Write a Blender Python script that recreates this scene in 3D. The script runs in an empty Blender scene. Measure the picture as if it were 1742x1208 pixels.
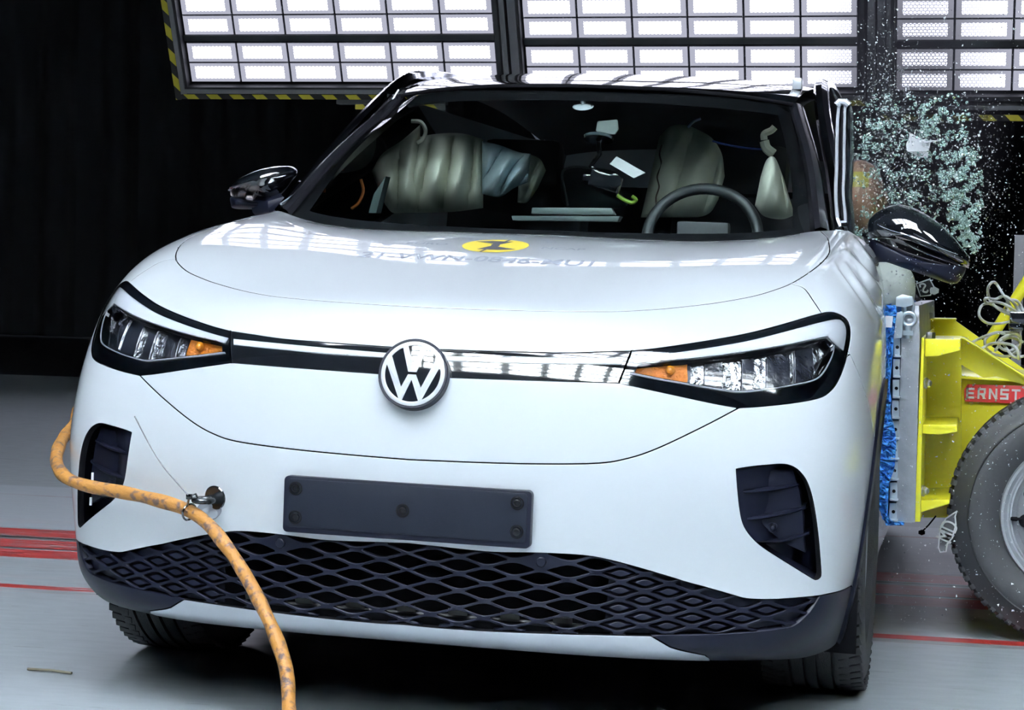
import bpy, bmesh, math, random
import numpy as np
from mathutils import Vector, Matrix
from mathutils.bvhtree import BVHTree
from mathutils.geometry import delaunay_2d_cdt
random.seed(7)
SC = bpy.context.scene
COL = SC.collection
PI = math.pi

# ------------------------------------------------------------------ camera
# car axes: x to the car's left side (right in the photo), y towards the rear, z up, origin on
# the floor under the front bumper.  The room shares those axes; the car leans LEAN radians.
F = 3607.5
CAMC = Vector((1.13468, -4.18048, 1.01890))
YAW, PITCH, ROLL = [math.radians(a) for a in (-12.51251, 2.47756, -2.30959)]
def cam_rows():
    fwd = Vector((math.sin(YAW)*math.cos(PITCH), math.cos(YAW)*math.cos(PITCH), -math.sin(PITCH)))
    r = Vector((math.cos(YAW), -math.sin(YAW), 0)); d = fwd.cross(r)
    c, s = math.cos(ROLL), math.sin(ROLL)
    return c*r + s*d, -s*r + c*d, fwd
CR, CD, CF = cam_rows()
LEAN = math.radians(1.1)
PIV = Vector((-0.9, 0, 0))
RY = Matrix.Rotation(LEAN, 4, 'Y')
M = Matrix.Translation((0, 0, -.015)) @ Matrix.Translation(PIV) @ RY @ Matrix.Translation(-PIV)      # car -> room
MI = M.inverted()
CW = M @ CAMC
def dcar(px, py): return (CR*((px-871)/F) + CD*((py-604)/F) + CF)
def dworld(px, py): return M.to_3x3() @ dcar(px, py)
def onfloor(px, py, z=0.0):
    d = dworld(px, py); return CW + d*((z-CW.z)/d.z)
def aty(px, py, y):                    # room point on the plane y = const
    d = dworld(px, py); return CW + d*((y-CW.y)/d.y)
def atx(px, py, x):
    d = dworld(px, py); return CW + d*((x-CW.x)/d.x)
def cty(px, py, y):                    # car-frame point on the plane y = const
    d = dcar(px, py); return CAMC + d*((y-CAMC.y)/d.y)
def ctx(px, py, x):
    d = dcar(px, py); return CAMC + d*((x-CAMC.x)/d.x)
def ctri(l, r):                        # a mirrored pair seen left and right: the car-frame point
    a = np.array([CR, CD, CF])
    A = []; b = []
    for (px, py), sx in ((l, -1), (r, 1)):
        for row, v in ((0, (px-871)/F), (1, (py-604)/F)):
            w = a[row] - v*a[2]
            A.append([w[0]*sx, w[1], w[2]]); b.append(float(w @ np.array(CAMC)))
    return Vector(np.linalg.lstsq(np.array(A), np.array(b), rcond=None)[0])

cd = bpy.data.cameras.new('camera'); cam = bpy.data.objects.new('camera', cd); COL.objects.link(cam)
cd.sensor_width = 36; cd.lens = 36*F/1742; cd.clip_start = 0.1; cd.clip_end = 200
rm = Matrix((CR, -CD, -CF)).transposed()
cam.matrix_world = Matrix.Translation(CW) @ (M.to_3x3() @ rm).to_4x4()
SC.camera = cam
SC.view_settings.view_transform = 'Standard'; SC.view_settings.look = 'None'
SC.view_settings.exposure = 0.95; SC.view_settings.gamma = 1.0; SC.view_settings.use_curve_mapping = False

# ------------------------------------------------------------------ world
W = bpy.data.worlds.new('hall_air'); SC.world = W; W.use_nodes = True
W.node_tree.nodes['Background'].inputs[0].default_value = (0.55, 0.62, 0.8, 1)
W.node_tree.nodes['Background'].inputs[1].default_value = 0.012

# ------------------------------------------------------------------ lamps: LED banks of the hall and one added side light
BANK_LIGHT = 1.0     # scale of every LED bank

# ------------------------------------------------------------------ materials
MATS = {}
def mat(name, col, rough=.5, metal=0., coat=0., spec=.5, bump=None, mottle=None, sheen=0):
    if name in MATS: return MATS[name]
    m = bpy.data.materials.new(name); m.use_nodes = True; nt = m.node_tree
    b = nt.nodes['Principled BSDF']
    b.inputs['Base Color'].default_value = (*col, 1); b.inputs['Roughness'].default_value = rough
    b.inputs['Metallic'].default_value = metal; b.inputs['Specular IOR Level'].default_value = spec
    b.inputs['Coat Weight'].default_value = coat; b.inputs['Coat Roughness'].default_value = .03
    tc = nt.nodes.new('ShaderNodeTexCoord')
    def noise(scale, det=3):
        n = nt.nodes.new('ShaderNodeTexNoise'); n.inputs['Scale'].default_value = scale; n.inputs['Detail'].default_value = det
        nt.links.new(tc.outputs['Object'], n.inputs['Vector']); return n
    if mottle:                                    # (second colour, scale, low, high)
        c2, sc, lo, hi = mottle; n = noise(sc, 5)
        r = nt.nodes.new('ShaderNodeMapRange'); r.inputs[1].default_value = lo; r.inputs[2].default_value = hi
        nt.links.new(n.outputs['Fac'], r.inputs[0])
        mx = nt.nodes.new('ShaderNodeMix'); mx.data_type = 'RGBA'
        mx.inputs[6].default_value = (*col, 1); mx.inputs[7].default_value = (*c2, 1)
        nt.links.new(r.outputs[0], mx.inputs[0]); nt.links.new(mx.outputs[2], b.inputs['Base Color'])
    if bump:
        sc, st = bump; n = noise(sc, 4); bp = nt.nodes.new('ShaderNodeBump'); bp.inputs['Strength'].default_value = st
        bp.inputs['Distance'].default_value = .01
        nt.links.new(n.outputs['Fac'], bp.inputs['Height']); nt.links.new(bp.outputs[0], b.inputs['Normal'])
    MATS[name] = m; return m
PAINT = mat('white_paint', (.80, .85, .88), .32, coat=1.0)
GLOSS = mat('gloss_black', (.006, .007, .009), .06, coat=1.0)
SATIN = mat('black_plastic', (.005, .006, .013), .40, spec=.15, bump=(900, .12))
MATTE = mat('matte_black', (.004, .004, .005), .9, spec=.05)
SILVER = mat('silver_paint', (.55, .58, .62), .32, metal=.35, coat=.4)
CHROME = mat('chrome', (.85, .86, .88), .06, metal=1)
STEEL = mat('steel', (.55, .56, .58), .3, metal=1, bump=(200, .1))
RUBBER = mat('tyre_rubber', (.012, .0125, .014), .62, bump=(300, .2))
DRL = mat('light_strip', (.86, .88, .90), .2, coat=1)
DRL.node_tree.nodes['Principled BSDF'].inputs['Emission Color'].default_value = (.9, .96, 1, 1)
AMBER = mat('amber_lens', (.75, .22, .02), .2, coat=1, bump=(160, .5))
YEL = mat('yellow_paint', (.86, .80, .035), .38, coat=.3, bump=(30, .05))
ALU = mat('aluminium', (.50, .52, .56), .42, metal=.75, bump=(60, .2), mottle=((.36, .38, .42), 14, .4, .7))
GALV = mat('galvanised_steel', (.62, .70, .76), .35, metal=.7)
BLUE = mat('blue_honeycomb', (.02, .16, .62), .45, bump=(120, 1.0), mottle=((.10, .42, .85), 60, .4, .6))
REDP = mat('red_plate', (.70, .045, .05), .4, coat=.3)
WHITE = mat('white_print', (.85, .86, .88), .5)
BLKP = mat('black_print', (.05, .05, .06), .6)
HOSE = mat('orange_hose', (.33, .145, .026), .6, mottle=((.075, .045, .04), 55, .50, .64), bump=(80, .35))
CABLE = mat('grey_cable', (.50, .52, .54), .5)
BAG = mat('airbag_cloth', (.80, .80, .68), .75, bump=(25, .25))
CLOTH = mat('pale_blue_cloth', (.66, .80, .88), .85, bump=(14, .8))
DASH = mat('dark_trim', (.02, .022, .026), .6)
SKIN = mat('dummy_skin', (.36, .22, .15), .45, coat=.2)

def glass(name, col, rough=.0, tint=(.7, .78, .76), facing=.03):
    m = bpy.data.materials.new(name); m.use_nodes = True; nt = m.node_tree; nt.nodes.clear()
    o = nt.nodes.new('ShaderNodeOutputMaterial'); mx = nt.nodes.new('ShaderNodeMixShader')
    t = nt.nodes.new('ShaderNodeBsdfTransparent'); t.inputs[0].default_value = (*tint, 1)
    g = nt.nodes.new('ShaderNodeBsdfGlossy'); g.inputs[0].default_value = (*col, 1); g.inputs['Roughness'].default_value = rough
    fr = nt.nodes.new('ShaderNodeFresnel'); fr.inputs[0].default_value = 1.45
    nt.links.new(fr.outputs[0], mx.inputs[0]); nt.links.new(t.outputs[0], mx.inputs[1]); nt.links.new(g.outputs[0], mx.inputs[2])
    nt.links.new(mx.outputs[0], o.inputs[0]); return m
GLASS = glass('windscreen_glass', (1, 1, 1), tint=(.90, .97, .94))
LENS = glass('clear_lens', (1, 1, 1), tint=(.93, .95, .97))
DGLASS = mat('dark_glass', (.01, .012, .014), .03, coat=1)

# ------------------------------------------------------------------ object helpers
def link(name, me, m, parent=None):
    o = bpy.data.objects.new(name, me); COL.objects.link(o)
    if m is not None:
        for x in (m if isinstance(m, (list, tuple)) else [m]): me.materials.append(x)
    if parent is not None: o.parent = parent
    return o
def tag(o, label=None, cat=None, group=None, kind=None):
    if label: o['label'] = label
    if cat: o['category'] = cat
    if group: o['group'] = group
    if kind: o['kind'] = kind
    return o
def empty(name, loc=(0, 0, 0), label=None, cat=None, group=None):
    o = bpy.data.objects.new(name, None); COL.objects.link(o); o.location = loc; o.empty_display_size = .1
    return tag(o, label, cat, group)
class MB:                                          # mesh builder
    def __init__(s): s.v = []; s.f = []; s.mi = []; s.cur = 0
    def add(s, vs, fs):
        n = len(s.v); s.v += [tuple(v) for v in vs]
        for f in fs: s.f.append(tuple(i+n for i in f)); s.mi.append(s.cur)
        return s
    def box(s, c, d, R=None):
        x, y, z = [k/2 for k in d]; vs = []
        for a in (-x, x):
            for b in (-y, y):
                for e in (-z, z):
                    p = Vector((a, b, e));  p = R @ p if R is not None else p
                    vs.append(p+Vector(c))
        return s.add(vs, [(0,1,3,2),(4,6,7,5),(0,4,5,1),(2,3,7,6),(0,2,6,4),(1,5,7,3)])
    def prism(s, pts, off):                        # closed outline (3d points) pushed by off
        n = len(pts); off = Vector(off); a = [Vector(p) for p in pts]
        vs = a+[p+off for p in a]
        return s.add(vs, [tuple(range(n))[::-1], tuple(range(n, 2*n))]+[(i, (i+1) % n, n+(i+1) % n, n+i) for i in range(n)])
    def tube(s, pts, r, n=10, caps=True, closed=False):
        pts = [Vector(p) for p in pts]; N = len(pts); rr = r if isinstance(r, (list, tuple)) else [r]*N
        up = None; rings = []
        for i, p in enumerate(pts):
            if closed: t = pts[(i+1) % N]-pts[i-1]
            else: t = pts[min(i+1, N-1)]-pts[max(i-1, 0)]
            t.normalize()
            if up is None: up = t.orthogonal()
            up = (up-t*up.dot(t)).normalized(); w = t.cross(up)
            rings.append([p+(up*math.cos(2*PI*k/n)+w*math.sin(2*PI*k/n))*rr[i] for k in range(n)])
        vs = [v for g in rings for v in g]; fs = []
        for i in range(N if closed else N-1):
            j = (i+1) % N
            for k in range(n): fs.append((i*n+k, j*n+k, j*n+(k+1) % n, i*n+(k+1) % n))
        if caps and not closed: fs += [tuple(range(n))[::-1], tuple(range((N-1)*n, N*n))]
        return s.add(vs, fs)
    def lathe(s, prof, c, ax=(0, 0, 1), n=48, a0=0, a1=2*PI, close=True):   # prof: (radius, along axis)
        ax = Vector(ax).normalized(); u = ax.orthogonal().normalized(); w = ax.cross(u); c = Vector(c); vs = []; m = len(prof)
        for k in range(n):
            a = a0+(a1-a0)*k/(n if close else n-1)
            for r, h in prof: vs.append(c+ax*h+(u*math.cos(a)+w*math.sin(a))*r)
        fs = []
        for k in range(n if close else n-1):
            q = (k+1) % n
            for i in range(m-1): fs.append((k*m+i, q*m+i, q*m+i+1, k*m+i+1))
        return s.add(vs, fs)
    def grid(s, G, flip=False):                    # G[i][j] points
        a, b = len(G), len(G[0]); vs = [p for r in G for p in r]
        fs = [(i*b+j, (i+1)*b+j, (i+1)*b+j+1, i*b+j+1) for i in range(a-1) for j in range(b-1)]
        if flip: fs = [f[::-1] for f in fs]
        return s.add(vs, fs)
    def build(s, name, m, parent=None, smooth=True, angle=35, bevel=0, solid=0, sub=0):
        me = bpy.data.meshes.new(name); me.from_pydata(s.v, [], s.f)
        bm = bmesh.new(); bm.from_mesh(me)
        bmesh.ops.remove_doubles(bm, verts=bm.verts, dist=1e-6)
        if not solid: bmesh.ops.recalc_face_normals(bm, faces=bm.faces)
        if bevel:
            es = [e for e in bm.edges if len(e.link_faces) == 2 and e.calc_face_angle(0) > .5]
            bmesh.ops.bevel(bm, geom=es, offset=bevel, segments=2, affect='EDGES', profile=.6, clamp_overlap=True)
        bm.to_mesh(me); bm.free()
        mi = s.mi if (len(me.polygons) == len(s.mi)) else None
        o = link(name, me, m, parent)
        if mi: me.polygons.foreach_set('material_index', mi)
        if smooth:
            me.polygons.foreach_set('use_smooth', [True]*len(me.polygons))
            me.set_sharp_from_angle(angle=math.radians(angle))
        if solid:
            md = o.modifiers.new('solid', 'SOLIDIFY'); md.thickness = solid; md.offset = 0
        if sub:
            md = o.modifiers.new('sub', 'SUBSURF'); md.levels = sub; md.render_levels = sub
        return o
def spline(pts, step=.02, closed=False):           # Catmull-Rom through pts (any dimension)
    P = [np.array(p, float) for p in pts]; n = len(P)
    if n < 3 and not closed:
        k = max(1, int(np.linalg.norm(P[1]-P[0])/step)); return [tuple(P[0]+(P[1]-P[0])*i/k) for i in range(k+1)]
    out = []
    for i in range(n if closed else n-1):
        p1, p2 = P[i], P[(i+1) % n]
        p0 = P[i-1] if (i > 0 or closed) else 2*p1-p2
        p3 = P[(i+2) % n] if (i+2 < n or closed) else 2*p2-p1
        k = max(1, int(math.ceil(np.linalg.norm(p2-p1)/step)))
        for j in range(k):
            t = j/k
            out.append(tuple(.5*(2*p1+(p2-p0)*t+(2*p0-5*p1+4*p2-p3)*t*t+(3*p1-p0-3*p2+p3)*t**3)))
    if not closed: out.append(tuple(P[-1]))
    return out
def strip3(pts, w, up, th=.003):                   # flat strip along pts
    pass
FONT = bpy.data.fonts.get('Bfont') or None
def text_mesh(body, size, depth, name, m, parent, mw, sx=1.0, bold=0.0, align='CENTER', spacing=1.0):
    cu = bpy.data.curves.new(name, 'FONT'); cu.body = body; cu.size = size; cu.extrude = depth; cu.align_x = align; cu.align_y = 'CENTER'
    cu.offset = bold; cu.space_character = spacing
    t = bpy.data.objects.new('t', cu); COL.objects.link(t)
    dg = bpy.context.evaluated_depsgraph_get(); dg.update()
    me = bpy.data.meshes.new_from_object(t.evaluated_get(dg)); bpy.data.objects.remove(t); bpy.data.curves.remove(cu)
    me.name = name; me.transform(Matrix.Diagonal((sx, 1, 1, 1))); me.transform(mw)
    return link(name, me, m, parent)

# ------------------------------------------------------------------ the car's front surface S(u, v)
CP = [
 [(0,.12,.212),(.20,.122,.211),(.40,.14,.209),(.56,.185,.206),(.67,.26,.202),(.75,.36,.192),(.80,.47,.182),(.83,.62,.18),(.84,.90,.18),(.84,1.35,.18)],
 [(0,.026,.231),(.21,.031,.231),(.42,.053,.229),(.60,.108,.226),(.73,.195,.222),(.80,.29,.214),(.845,.42,.206),(.87,.58,.205),(.88,.88,.205),(.885,1.35,.205)],
]
X0 = [0,.225,.445,.65,.80,.895,.955,.985,.995,.955]
Y0 = [0,.005,.033,.094,.152,.208,.282,.43,.80,1.35]
#     z    yc    W    k(y sweep)
for z, yc, Wd, k in ((.272,-.004,.885,1.0),(.32,.004,.900,1.0),(.385,.012,.910,1.0),(.45,.004,.917,1.0),(.52,-.004,.920,1.0),(.585,-.006,.923,1.0),(.65,.0,.924,1.04),(.71,.008,.924,1.1),(.77,.018,.923,1.18),(.83,.034,.920,1.27)):
    CP.append([(X0[i]*Wd, yc+(Y0[i]*(1+(k-1)*min(1, X0[i]*1.3)) if i < 9 else Y0[i]), z) for i in range(10)])
CP += [
 [(0,.066,.882),(.205,.072,.882),(.40,.115,.880),(.585,.185,.878),(.73,.265,.882),(.81,.34,.890),(.868,.43,.898),(.90,.60,.91),(.913,.88,.93),(.885,1.35,.945)],
 [(0,.125,.922),(.20,.135,.921),(.385,.175,.919),(.56,.245,.918),(.69,.32,.93),(.775,.385,.948),(.83,.47,.963),(.870,.62,.983),(.895,.88,1.005),(.875,1.35,1.02)],
 [(0,.22,.948),(.19,.23,.947),(.37,.27,.948),(.53,.335,.958),(.655,.40,.972),(.74,.465,.990),(.80,.55,1.008),(.840,.70,1.028),(.870,.92,1.045),(.862,1.35,1.06)],
 [(0,.40,.991),(.18,.405,.991),(.35,.43,.995),(.50,.47,1.010),(.62,.53,1.022),(.705,.59,1.035),(.76,.67,1.048),(.805,.81,1.062),(.84,1.00,1.078),(.848,1.35,1.09)],
 [(0,.60,1.038),(.175,.603,1.038),(.34,.62,1.042),(.48,.645,1.050),(.60,.69,1.058),(.675,.75,1.068),(.725,.82,1.078),(.77,.94,1.088),(.81,1.10,1.10),(.828,1.35,1.108)],
 [(0,.80,1.074),(.17,.803,1.074),(.33,.815,1.075),(.47,.835,1.080),(.58,.87,1.090),(.652,.92,1.098),(.70,.98,1.104),(.742,1.06,1.110),(.783,1.19,1.118),(.808,1.35,1.122)],
 [(0,.93,1.088),(.168,.935,1.088),(.325,.95,1.088),(.457,.975,1.091),(.567,1.01,1.101),(.637,1.05,1.110),(.683,1.095,1.117),(.723,1.155,1.122),(.765,1.25,1.128),(.795,1.36,1.130)],
 [(0,1.02,1.094),(.166,1.028,1.093),(.32,1.048,1.091),(.45,1.075,1.092),(.557,1.115,1.101),(.625,1.150,1.112),(.668,1.185,1.122),(.708,1.23,1.132),(.750,1.295,1.136),(.78,1.37,1.138)],
]
CPa = np.array(CP); CPm = CPa[:, :0:-1].copy(); CPm[..., 0] *= -1
CN = np.concatenate([CPm, CPa], axis=1)            # rows v, columns u (19)
def pad(C, ax):
    C = np.moveaxis(C, ax, 0); C = np.concatenate([[2*C[0]-C[1]], C, [2*C[-1]-C[-2]]]); return np.moveaxis(C, 0, ax)
CNp = pad(pad(CN, 0), 1)
NVc, NUc = CN.shape[0]-1, CN.shape[1]-1
def bas(t, n):
    t = np.clip(t, 0, n-1e-9); i = t.astype(int); f = t-i
    b = np.stack([(1-f)**3, 3*f**3-6*f**2+4, -3*f**3+3*f**2+3*f+1, f**3], -1)/6
    d = np.stack([-(1-f)**2, 3*f**2-4*f, -3*f**2+2*f+1, f**2], -1)/2
    return i, b, d
def SE(u, v):                                      # u in -1..1, v in 0..1 -> points, normals
    u = np.atleast_1d(np.asarray(u, float)); v = np.atleast_1d(np.asarray(v, float))
    iu, bu, du = bas((u+1)/2*NUc, NUc); iv, bv, dv = bas(v*NVc, NVc)
    k = np.arange(4); blk = CNp[iv[:, None, None]+k[None, :, None], iu[:, None, None]+k[None, None, :]]
    P = np.einsum('ni,nj,nijc->nc', bv, bu, blk)
    Pu = np.einsum('ni,nj,nijc->nc', bv, du, blk); Pv = np.einsum('ni,nj,nijc->nc', dv, bu, blk)
    N = np.cross(Pu, Pv); N /= np.linalg.norm(N, axis=1)[:, None]+1e-12
    return P, N
GU, GV = 361, 221
gu = np.linspace(-1, 1, GU); gv = np.linspace(0, 1, GV)
gp, _ = SE(np.repeat(gu[None], GV, 0).ravel(), np.repeat(gv[:, None], GU, 1).ravel())
gf = [(j*GU+i, j*GU+i+1, (j+1)*GU+i+1, (j+1)*GU+i) for j in range(GV-1) for i in range(GU-1)]
SB = BVHTree.FromPolygons([tuple(p) for p in gp], gf)
def uv_at(loc, idx):
    j, i = divmod(idx, GU-1)
    a, b, c, d = [gp[k] for k in gf[idx]]; p = np.array(loc)
    s = t = .5
    for _ in range(4):                             # invert the bilinear cell
        q = a*(1-s)*(1-t)+b*s*(1-t)+c*s*t+d*(1-s)*t; r = p-q
        ds = (b-a)*(1-t)+(c-d)*t; dt = (d-a)*(1-s)+(c-b)*s
        A = np.array([[ds@ds, ds@dt], [ds@dt, dt@dt]])+np.eye(2)*1e-12; x = np.linalg.solve(A, np.array([ds@r, dt@r])); s += x[0]; t += x[1]
    s = min(max(s, 0), 1); t = min(max(t, 0), 1)
    return gu[i]+(gu[i+1]-gu[i])*s, gv[j]+(gv[j+1]-gv[j])*t
MISS = []
def pu(px, py):                                    # photo pixel -> (u, v) on the car
    d = dcar(px, py).normalized(); loc, n, idx, dist = SB.ray_cast(CAMC, d)
    if loc is None:
        best = None
        for t in np.linspace(3.5, 7, 141):
            q = SB.find_nearest(CAMC+d*t)
            if best is None or q[3] < best[3]: best = q
        loc, n, idx, dist = best; MISS.append((px, py, round(dist, 4)))
    return uv_at(loc, idx)
def xz(x, z):                                      # straight-ahead view -> (u, v)
    loc, n, idx, dist = SB.ray_cast(Vector((x, -1, z)), Vector((0, 1, 0)))
    if loc is None: loc, n, idx, dist = SB.find_nearest(Vector((x, .3, z)))
    return uv_at(loc, idx)
def n3(x, y, z):
    loc, n, idx, dist = SB.find_nearest(Vector((x, y, z))); return uv_at(loc, idx)
def Z(x0, y0, s, pts): return [(x0+x/s, y0+y/s) for x, y in pts]
def tr(*segs, closed=True, step=5, f=pu):          # traced segments (smooth inside, corners between)
    out = []
    for sg in segs:
        q = spline(sg, step) if len(sg) > 1 else [sg[0]]
        for p in q:
            if not out or abs(p[0]-out[-1][0])+abs(p[1]-out[-1][1]) > 1e-6: out.append(p)
    if closed and abs(out[0][0]-out[-1][0])+abs(out[0][1]-out[-1][1]) < 1e-6: out.pop()
    return [f(*p) for p in out]
def inside(poly, P):
    P = np.asarray(P); q = np.asarray(poly); x, y = P[:, 0], P[:, 1]; c = np.zeros(len(P), bool)
    x1, y1 = q[:, 0], q[:, 1]; x2, y2 = np.roll(x1, -1), np.roll(y1, -1)
    for a, b, e, f in zip(x1, y1, x2, y2):
        if b == f: continue
        m = ((b > y) != (f > y)) & (x < (e-a)*(y-b)/(f-b)+a); c ^= m
    return c
def cdt(curves, step=(1/150, 1/130), box=(0, 1, 0, 1)):
    """curves: list of (points, closed).  Returns uv verts (n,2) and triangles."""
    V = []; E = []
    for pts, cl in curves:
        n0 = len(V); V += [tuple(p) for p in pts]; k = len(pts)
        E += [(n0+i, n0+i+1) for i in range(k-1)]
        if cl: E.append((n0+k-1, n0))
    C = np.array(V); keep = []
    g = np.stack(np.meshgrid(np.arange(box[0]+step[0]/2, box[1], step[0]), np.arange(box[2]+step[1]/2, box[3], step[1])), -1).reshape(-1, 2)
    cells = {}
    for p in C: cells.setdefault((int(p[0]/step[0]), int(p[1]/step[1])), []).append(p)
    for p in g:
        i, j = int(p[0]/step[0]), int(p[1]/step[1]); ok = True
        for a in (-1, 0, 1):
            for b in (-1, 0, 1):
                for q in cells.get((i+a, j+b), ()):
                    if ((q[0]-p[0])/step[0])**2+((q[1]-p[1])/step[1])**2 < .3: ok = False
        if ok: keep.append(tuple(p))
    V += keep
    r = delaunay_2d_cdt([Vector(p) for p in V], E, [], 0, 1e-7)
    return np.array([tuple(p) for p in r[0]]), [tuple(f) for f in r[2]]
def panel(name, UV, T, m, parent, off=0., depth=.010, gap=.0014, mirror=True, both=True, side=1, label=None, solidback=False, centre=True):
    """A sheet of the surface S over the triangles T, offset along its normal, with turned-in edges."""
    used = sorted({i for t in T for i in t}); ix = {a: k for k, a in enumerate(used)}
    uv = UV[used].copy(); uv[np.abs(uv[:, 0]) < 2e-4, 0] = 0
    P, N = SE(uv[:, 0], uv[:, 1])
    T = [tuple(ix[i] for i in t) for t in T]
    T2 = []
    for t in T:
        a, b, c = uv[t[0]], uv[t[1]], uv[t[2]]
        T2.append(t if (b[0]-a[0])*(c[1]-a[1])-(b[1]-a[1])*(c[0]-a[0]) > 0 else t[::-1])
    T = T2
    ec = {}
    for t in T:
        for k in range(3): ec[(t[k], t[(k+1) % 3])] = 1
    bd = [e for e in ec if (e[1], e[0]) not in ec]
    if centre: bd = [e for e in bd if not (abs(uv[e[0], 0]) < 2e-4 and abs(uv[e[1], 0]) < 2e-4)]
    inn = np.zeros_like(P)
    for a, b in bd:
        w = np.cross(N[a], P[b]-P[a]); w /= np.linalg.norm(w)+1e-12; inn[a] += w; inn[b] += w
    bv = sorted({i for e in bd for i in e})
    ln = np.linalg.norm(inn, axis=1); 
    for i in bv: inn[i] /= max(ln[i], .8); 
    if centre:
        for i in bv:
            if abs(uv[i, 0]) < 2e-4: inn[i, 0] = 0
    P = P+N*off
    B = P.copy()
    for i in bv: P[i] = B[i]+inn[i]*(gap+.0008)
    vs = [tuple(p) for p in P]; nr = [tuple(n) for n in N]; fs = list(T)
    r1 = {}; r2 = {}
    for i in bv:
        n = N[i]-inn[i]*.9; n /= np.linalg.norm(n)
        r1[i] = len(vs); vs.append(tuple(B[i]+inn[i]*gap-N[i]*.0007)); nr.append(tuple(n))
    for i in bv:
        n = -inn[i]/(np.linalg.norm(inn[i])+1e-9)
        r2[i] = len(vs); vs.append(tuple(B[i]+inn[i]*gap-N[i]*depth)); nr.append(tuple(n))
    for a, b in bd: fs.append((a, r1[a], r1[b], b))
    nf = len(fs)
    for a, b in bd: fs.append((r1[a], r2[a], r2[b], r1[b]))
    nt_ = len(fs); dark = m is PAINT or m is SILVER  # gap walls of painted panels go matte black, standing in for shade in the seams
    def mk(sgn, weld=False):
        V = [(x*sgn, y, z) for x, y, z in vs]; NN = [(x*sgn, y, z) for x, y, z in nr]
        FF = fs if sgn == 1 else [f[::-1] for f in fs]
        return V, NN, FF
    if both and mirror:                            # one mesh over both halves, welded on the centre line
        V, NN, FF = mk(1); V2, N2, F2 = mk(-1)
        mp = {}
        for i, v in enumerate(V2):
            if abs(v[0]) < 1e-6: mp[i] = i
            else: mp[i] = len(V)+len([0]) - 1; V.append(v); NN.append(N2[i])
        FF = list(FF)+[tuple(mp[i] for i in f) for f in F2]
        sets = [(V, NN, FF)]
    else:
        sets = [mk(1)] if side == 1 else [mk(-1)] if side == -1 else [mk(1), mk(-1)]
    out = []
    for V, NN, FF in sets:
        me = bpy.data.meshes.new(name); me.from_pydata(V, [], FF); me.polygons.foreach_set('use_smooth', [True]*len(FF))
        me.normals_split_custom_set_from_vertices([Vector(n) for n in NN])
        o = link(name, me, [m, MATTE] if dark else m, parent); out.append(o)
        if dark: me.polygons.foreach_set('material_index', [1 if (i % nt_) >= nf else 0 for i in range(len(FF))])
    return out

# ------------------------------------------------------------------ traced lines of the front (right half of the photo)
car = empty('car', (0, 0, 0), 'white electric crossover car with black roof, deployed airbags and orange hose tied to its front', 'car')
car.matrix_world = M
def cen(L):
    a = [(0., L[0][1])]+[p for p in L[1:] if p[0] > .003]; return a
def ext(c, pre=(), post=()): return list(pre)+list(c)+list(post)
L_hood = tr([(735,523.5),(790,525.5),(847,527.3),(933,529.3),(1000,530),(1060,529.3),(1130,525),(1200,517.5),(1240,511.5),(1280,504),(1312,495),(1344.6,482.7),(1376.9,463),(1400.5,444),(1411,429),(1410,413),(1408,405)], closed=False)
L_hood = cen(L_hood); L_hood.append((L_hood[-1][0]+.002, 1.))
L_bump = tr([(692,782),(806.7,786.7),(910,789.3),(1013.3,788.3),(1065,780.6),(1116.7,763.5),(1194,727),(1257.4,693.8)], closed=False); L_bump = cen(L_bump)
P_hl = tr(Z(1020,520,3.959,[(215,305),(400,285),(700,240),(1000,185),(1250,120),(1450,62),(1550,43),(1610,55),(1660,85),(1685,130),(1690,200),(1677,290),(1650,400),(1610,500),(1560,570),(1480,620),(1300,655),(1120,675),(940,688)]),
          Z(1020,520,3.959,[(940,688),(780,660),(500,600),(130,520)]), Z(1020,520,3.959,[(130,520),(215,305)]))
P_drl = tr(Z(1020,520,3.959,[(222,347),(400,326),(700,283),(1000,230),(1300,155),(1500,103),(1600,86),(1640,100),(1664,140),(1668,200),(1652,300)]),
           Z(1020,520,3.959,[(1652,300),(1605,262),(1545,200)]), Z(1020,520,3.959,[(1545,200),(1400,228),(1200,268),(900,315),(600,352),(330,376),(250,388),(232,385)]))
CH = [(262,395),(330,385),(600,361),(900,323),(1200,277),(1400,240),(1530,215)]
P_ch = tr(Z(1020,520,3.959,CH), Z(1020,520,3.959,[(1530,215),(1580,262),(1578,300),(1555,360),(1500,450),(1440,492),(1300,525),(1150,550),(950,568),(830,556),(600,518),(400,482),(238,450)]), Z(1020,520,3.959,[(238,450),(262,395)]))
P_ln = tr(Z(1020,520,3.959,[(1588,262),(1586,305),(1566,365),(1510,460),(1448,504),(1300,538),(1150,563),(950,583),(830,571),(600,533),(400,499),(205,460)]), Z(1020,520,3.959,[(205,460),(215,448),(400,484),(600,520),(830,558),(950,570),(1150,552),(1300,527),(1440,494),(1502,451),(1557,360),(1579,300),(1582,262)]))
P_amb = tr(Z(1020,520,3.959,[(262,395),(330,385),(610,360)]), Z(1020,520,3.959,[(610,360),(595,518),(400,482),(238,450)]), Z(1020,520,3.959,[(238,450),(262,395)]))
L_hlg = tr(Z(1020,520,3.959,[(165,497),(300,530),(500,575),(780,632),(940,657),(1120,648),(1300,627),(1450,595),(1560,535),(1620,430)]), closed=False)
B_top = [(707,593),(758,595.4),(875.7,598.8),(961.8,600.5),(1030,598.5),(1074.3,597)]
B_bot = [(1052.8,651.3),(1030,650.5),(910,647),(762.7,642),(707,640)]
P_bar = tr(B_top, [(1074.3,597),(1052.8,651.3)], B_bot)
a, b = P_bar[0][1], P_bar[-1][1]; P_bar = [(0., a)]+[p for p in P_bar if p[0] > .003]+[(0., b)]
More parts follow.
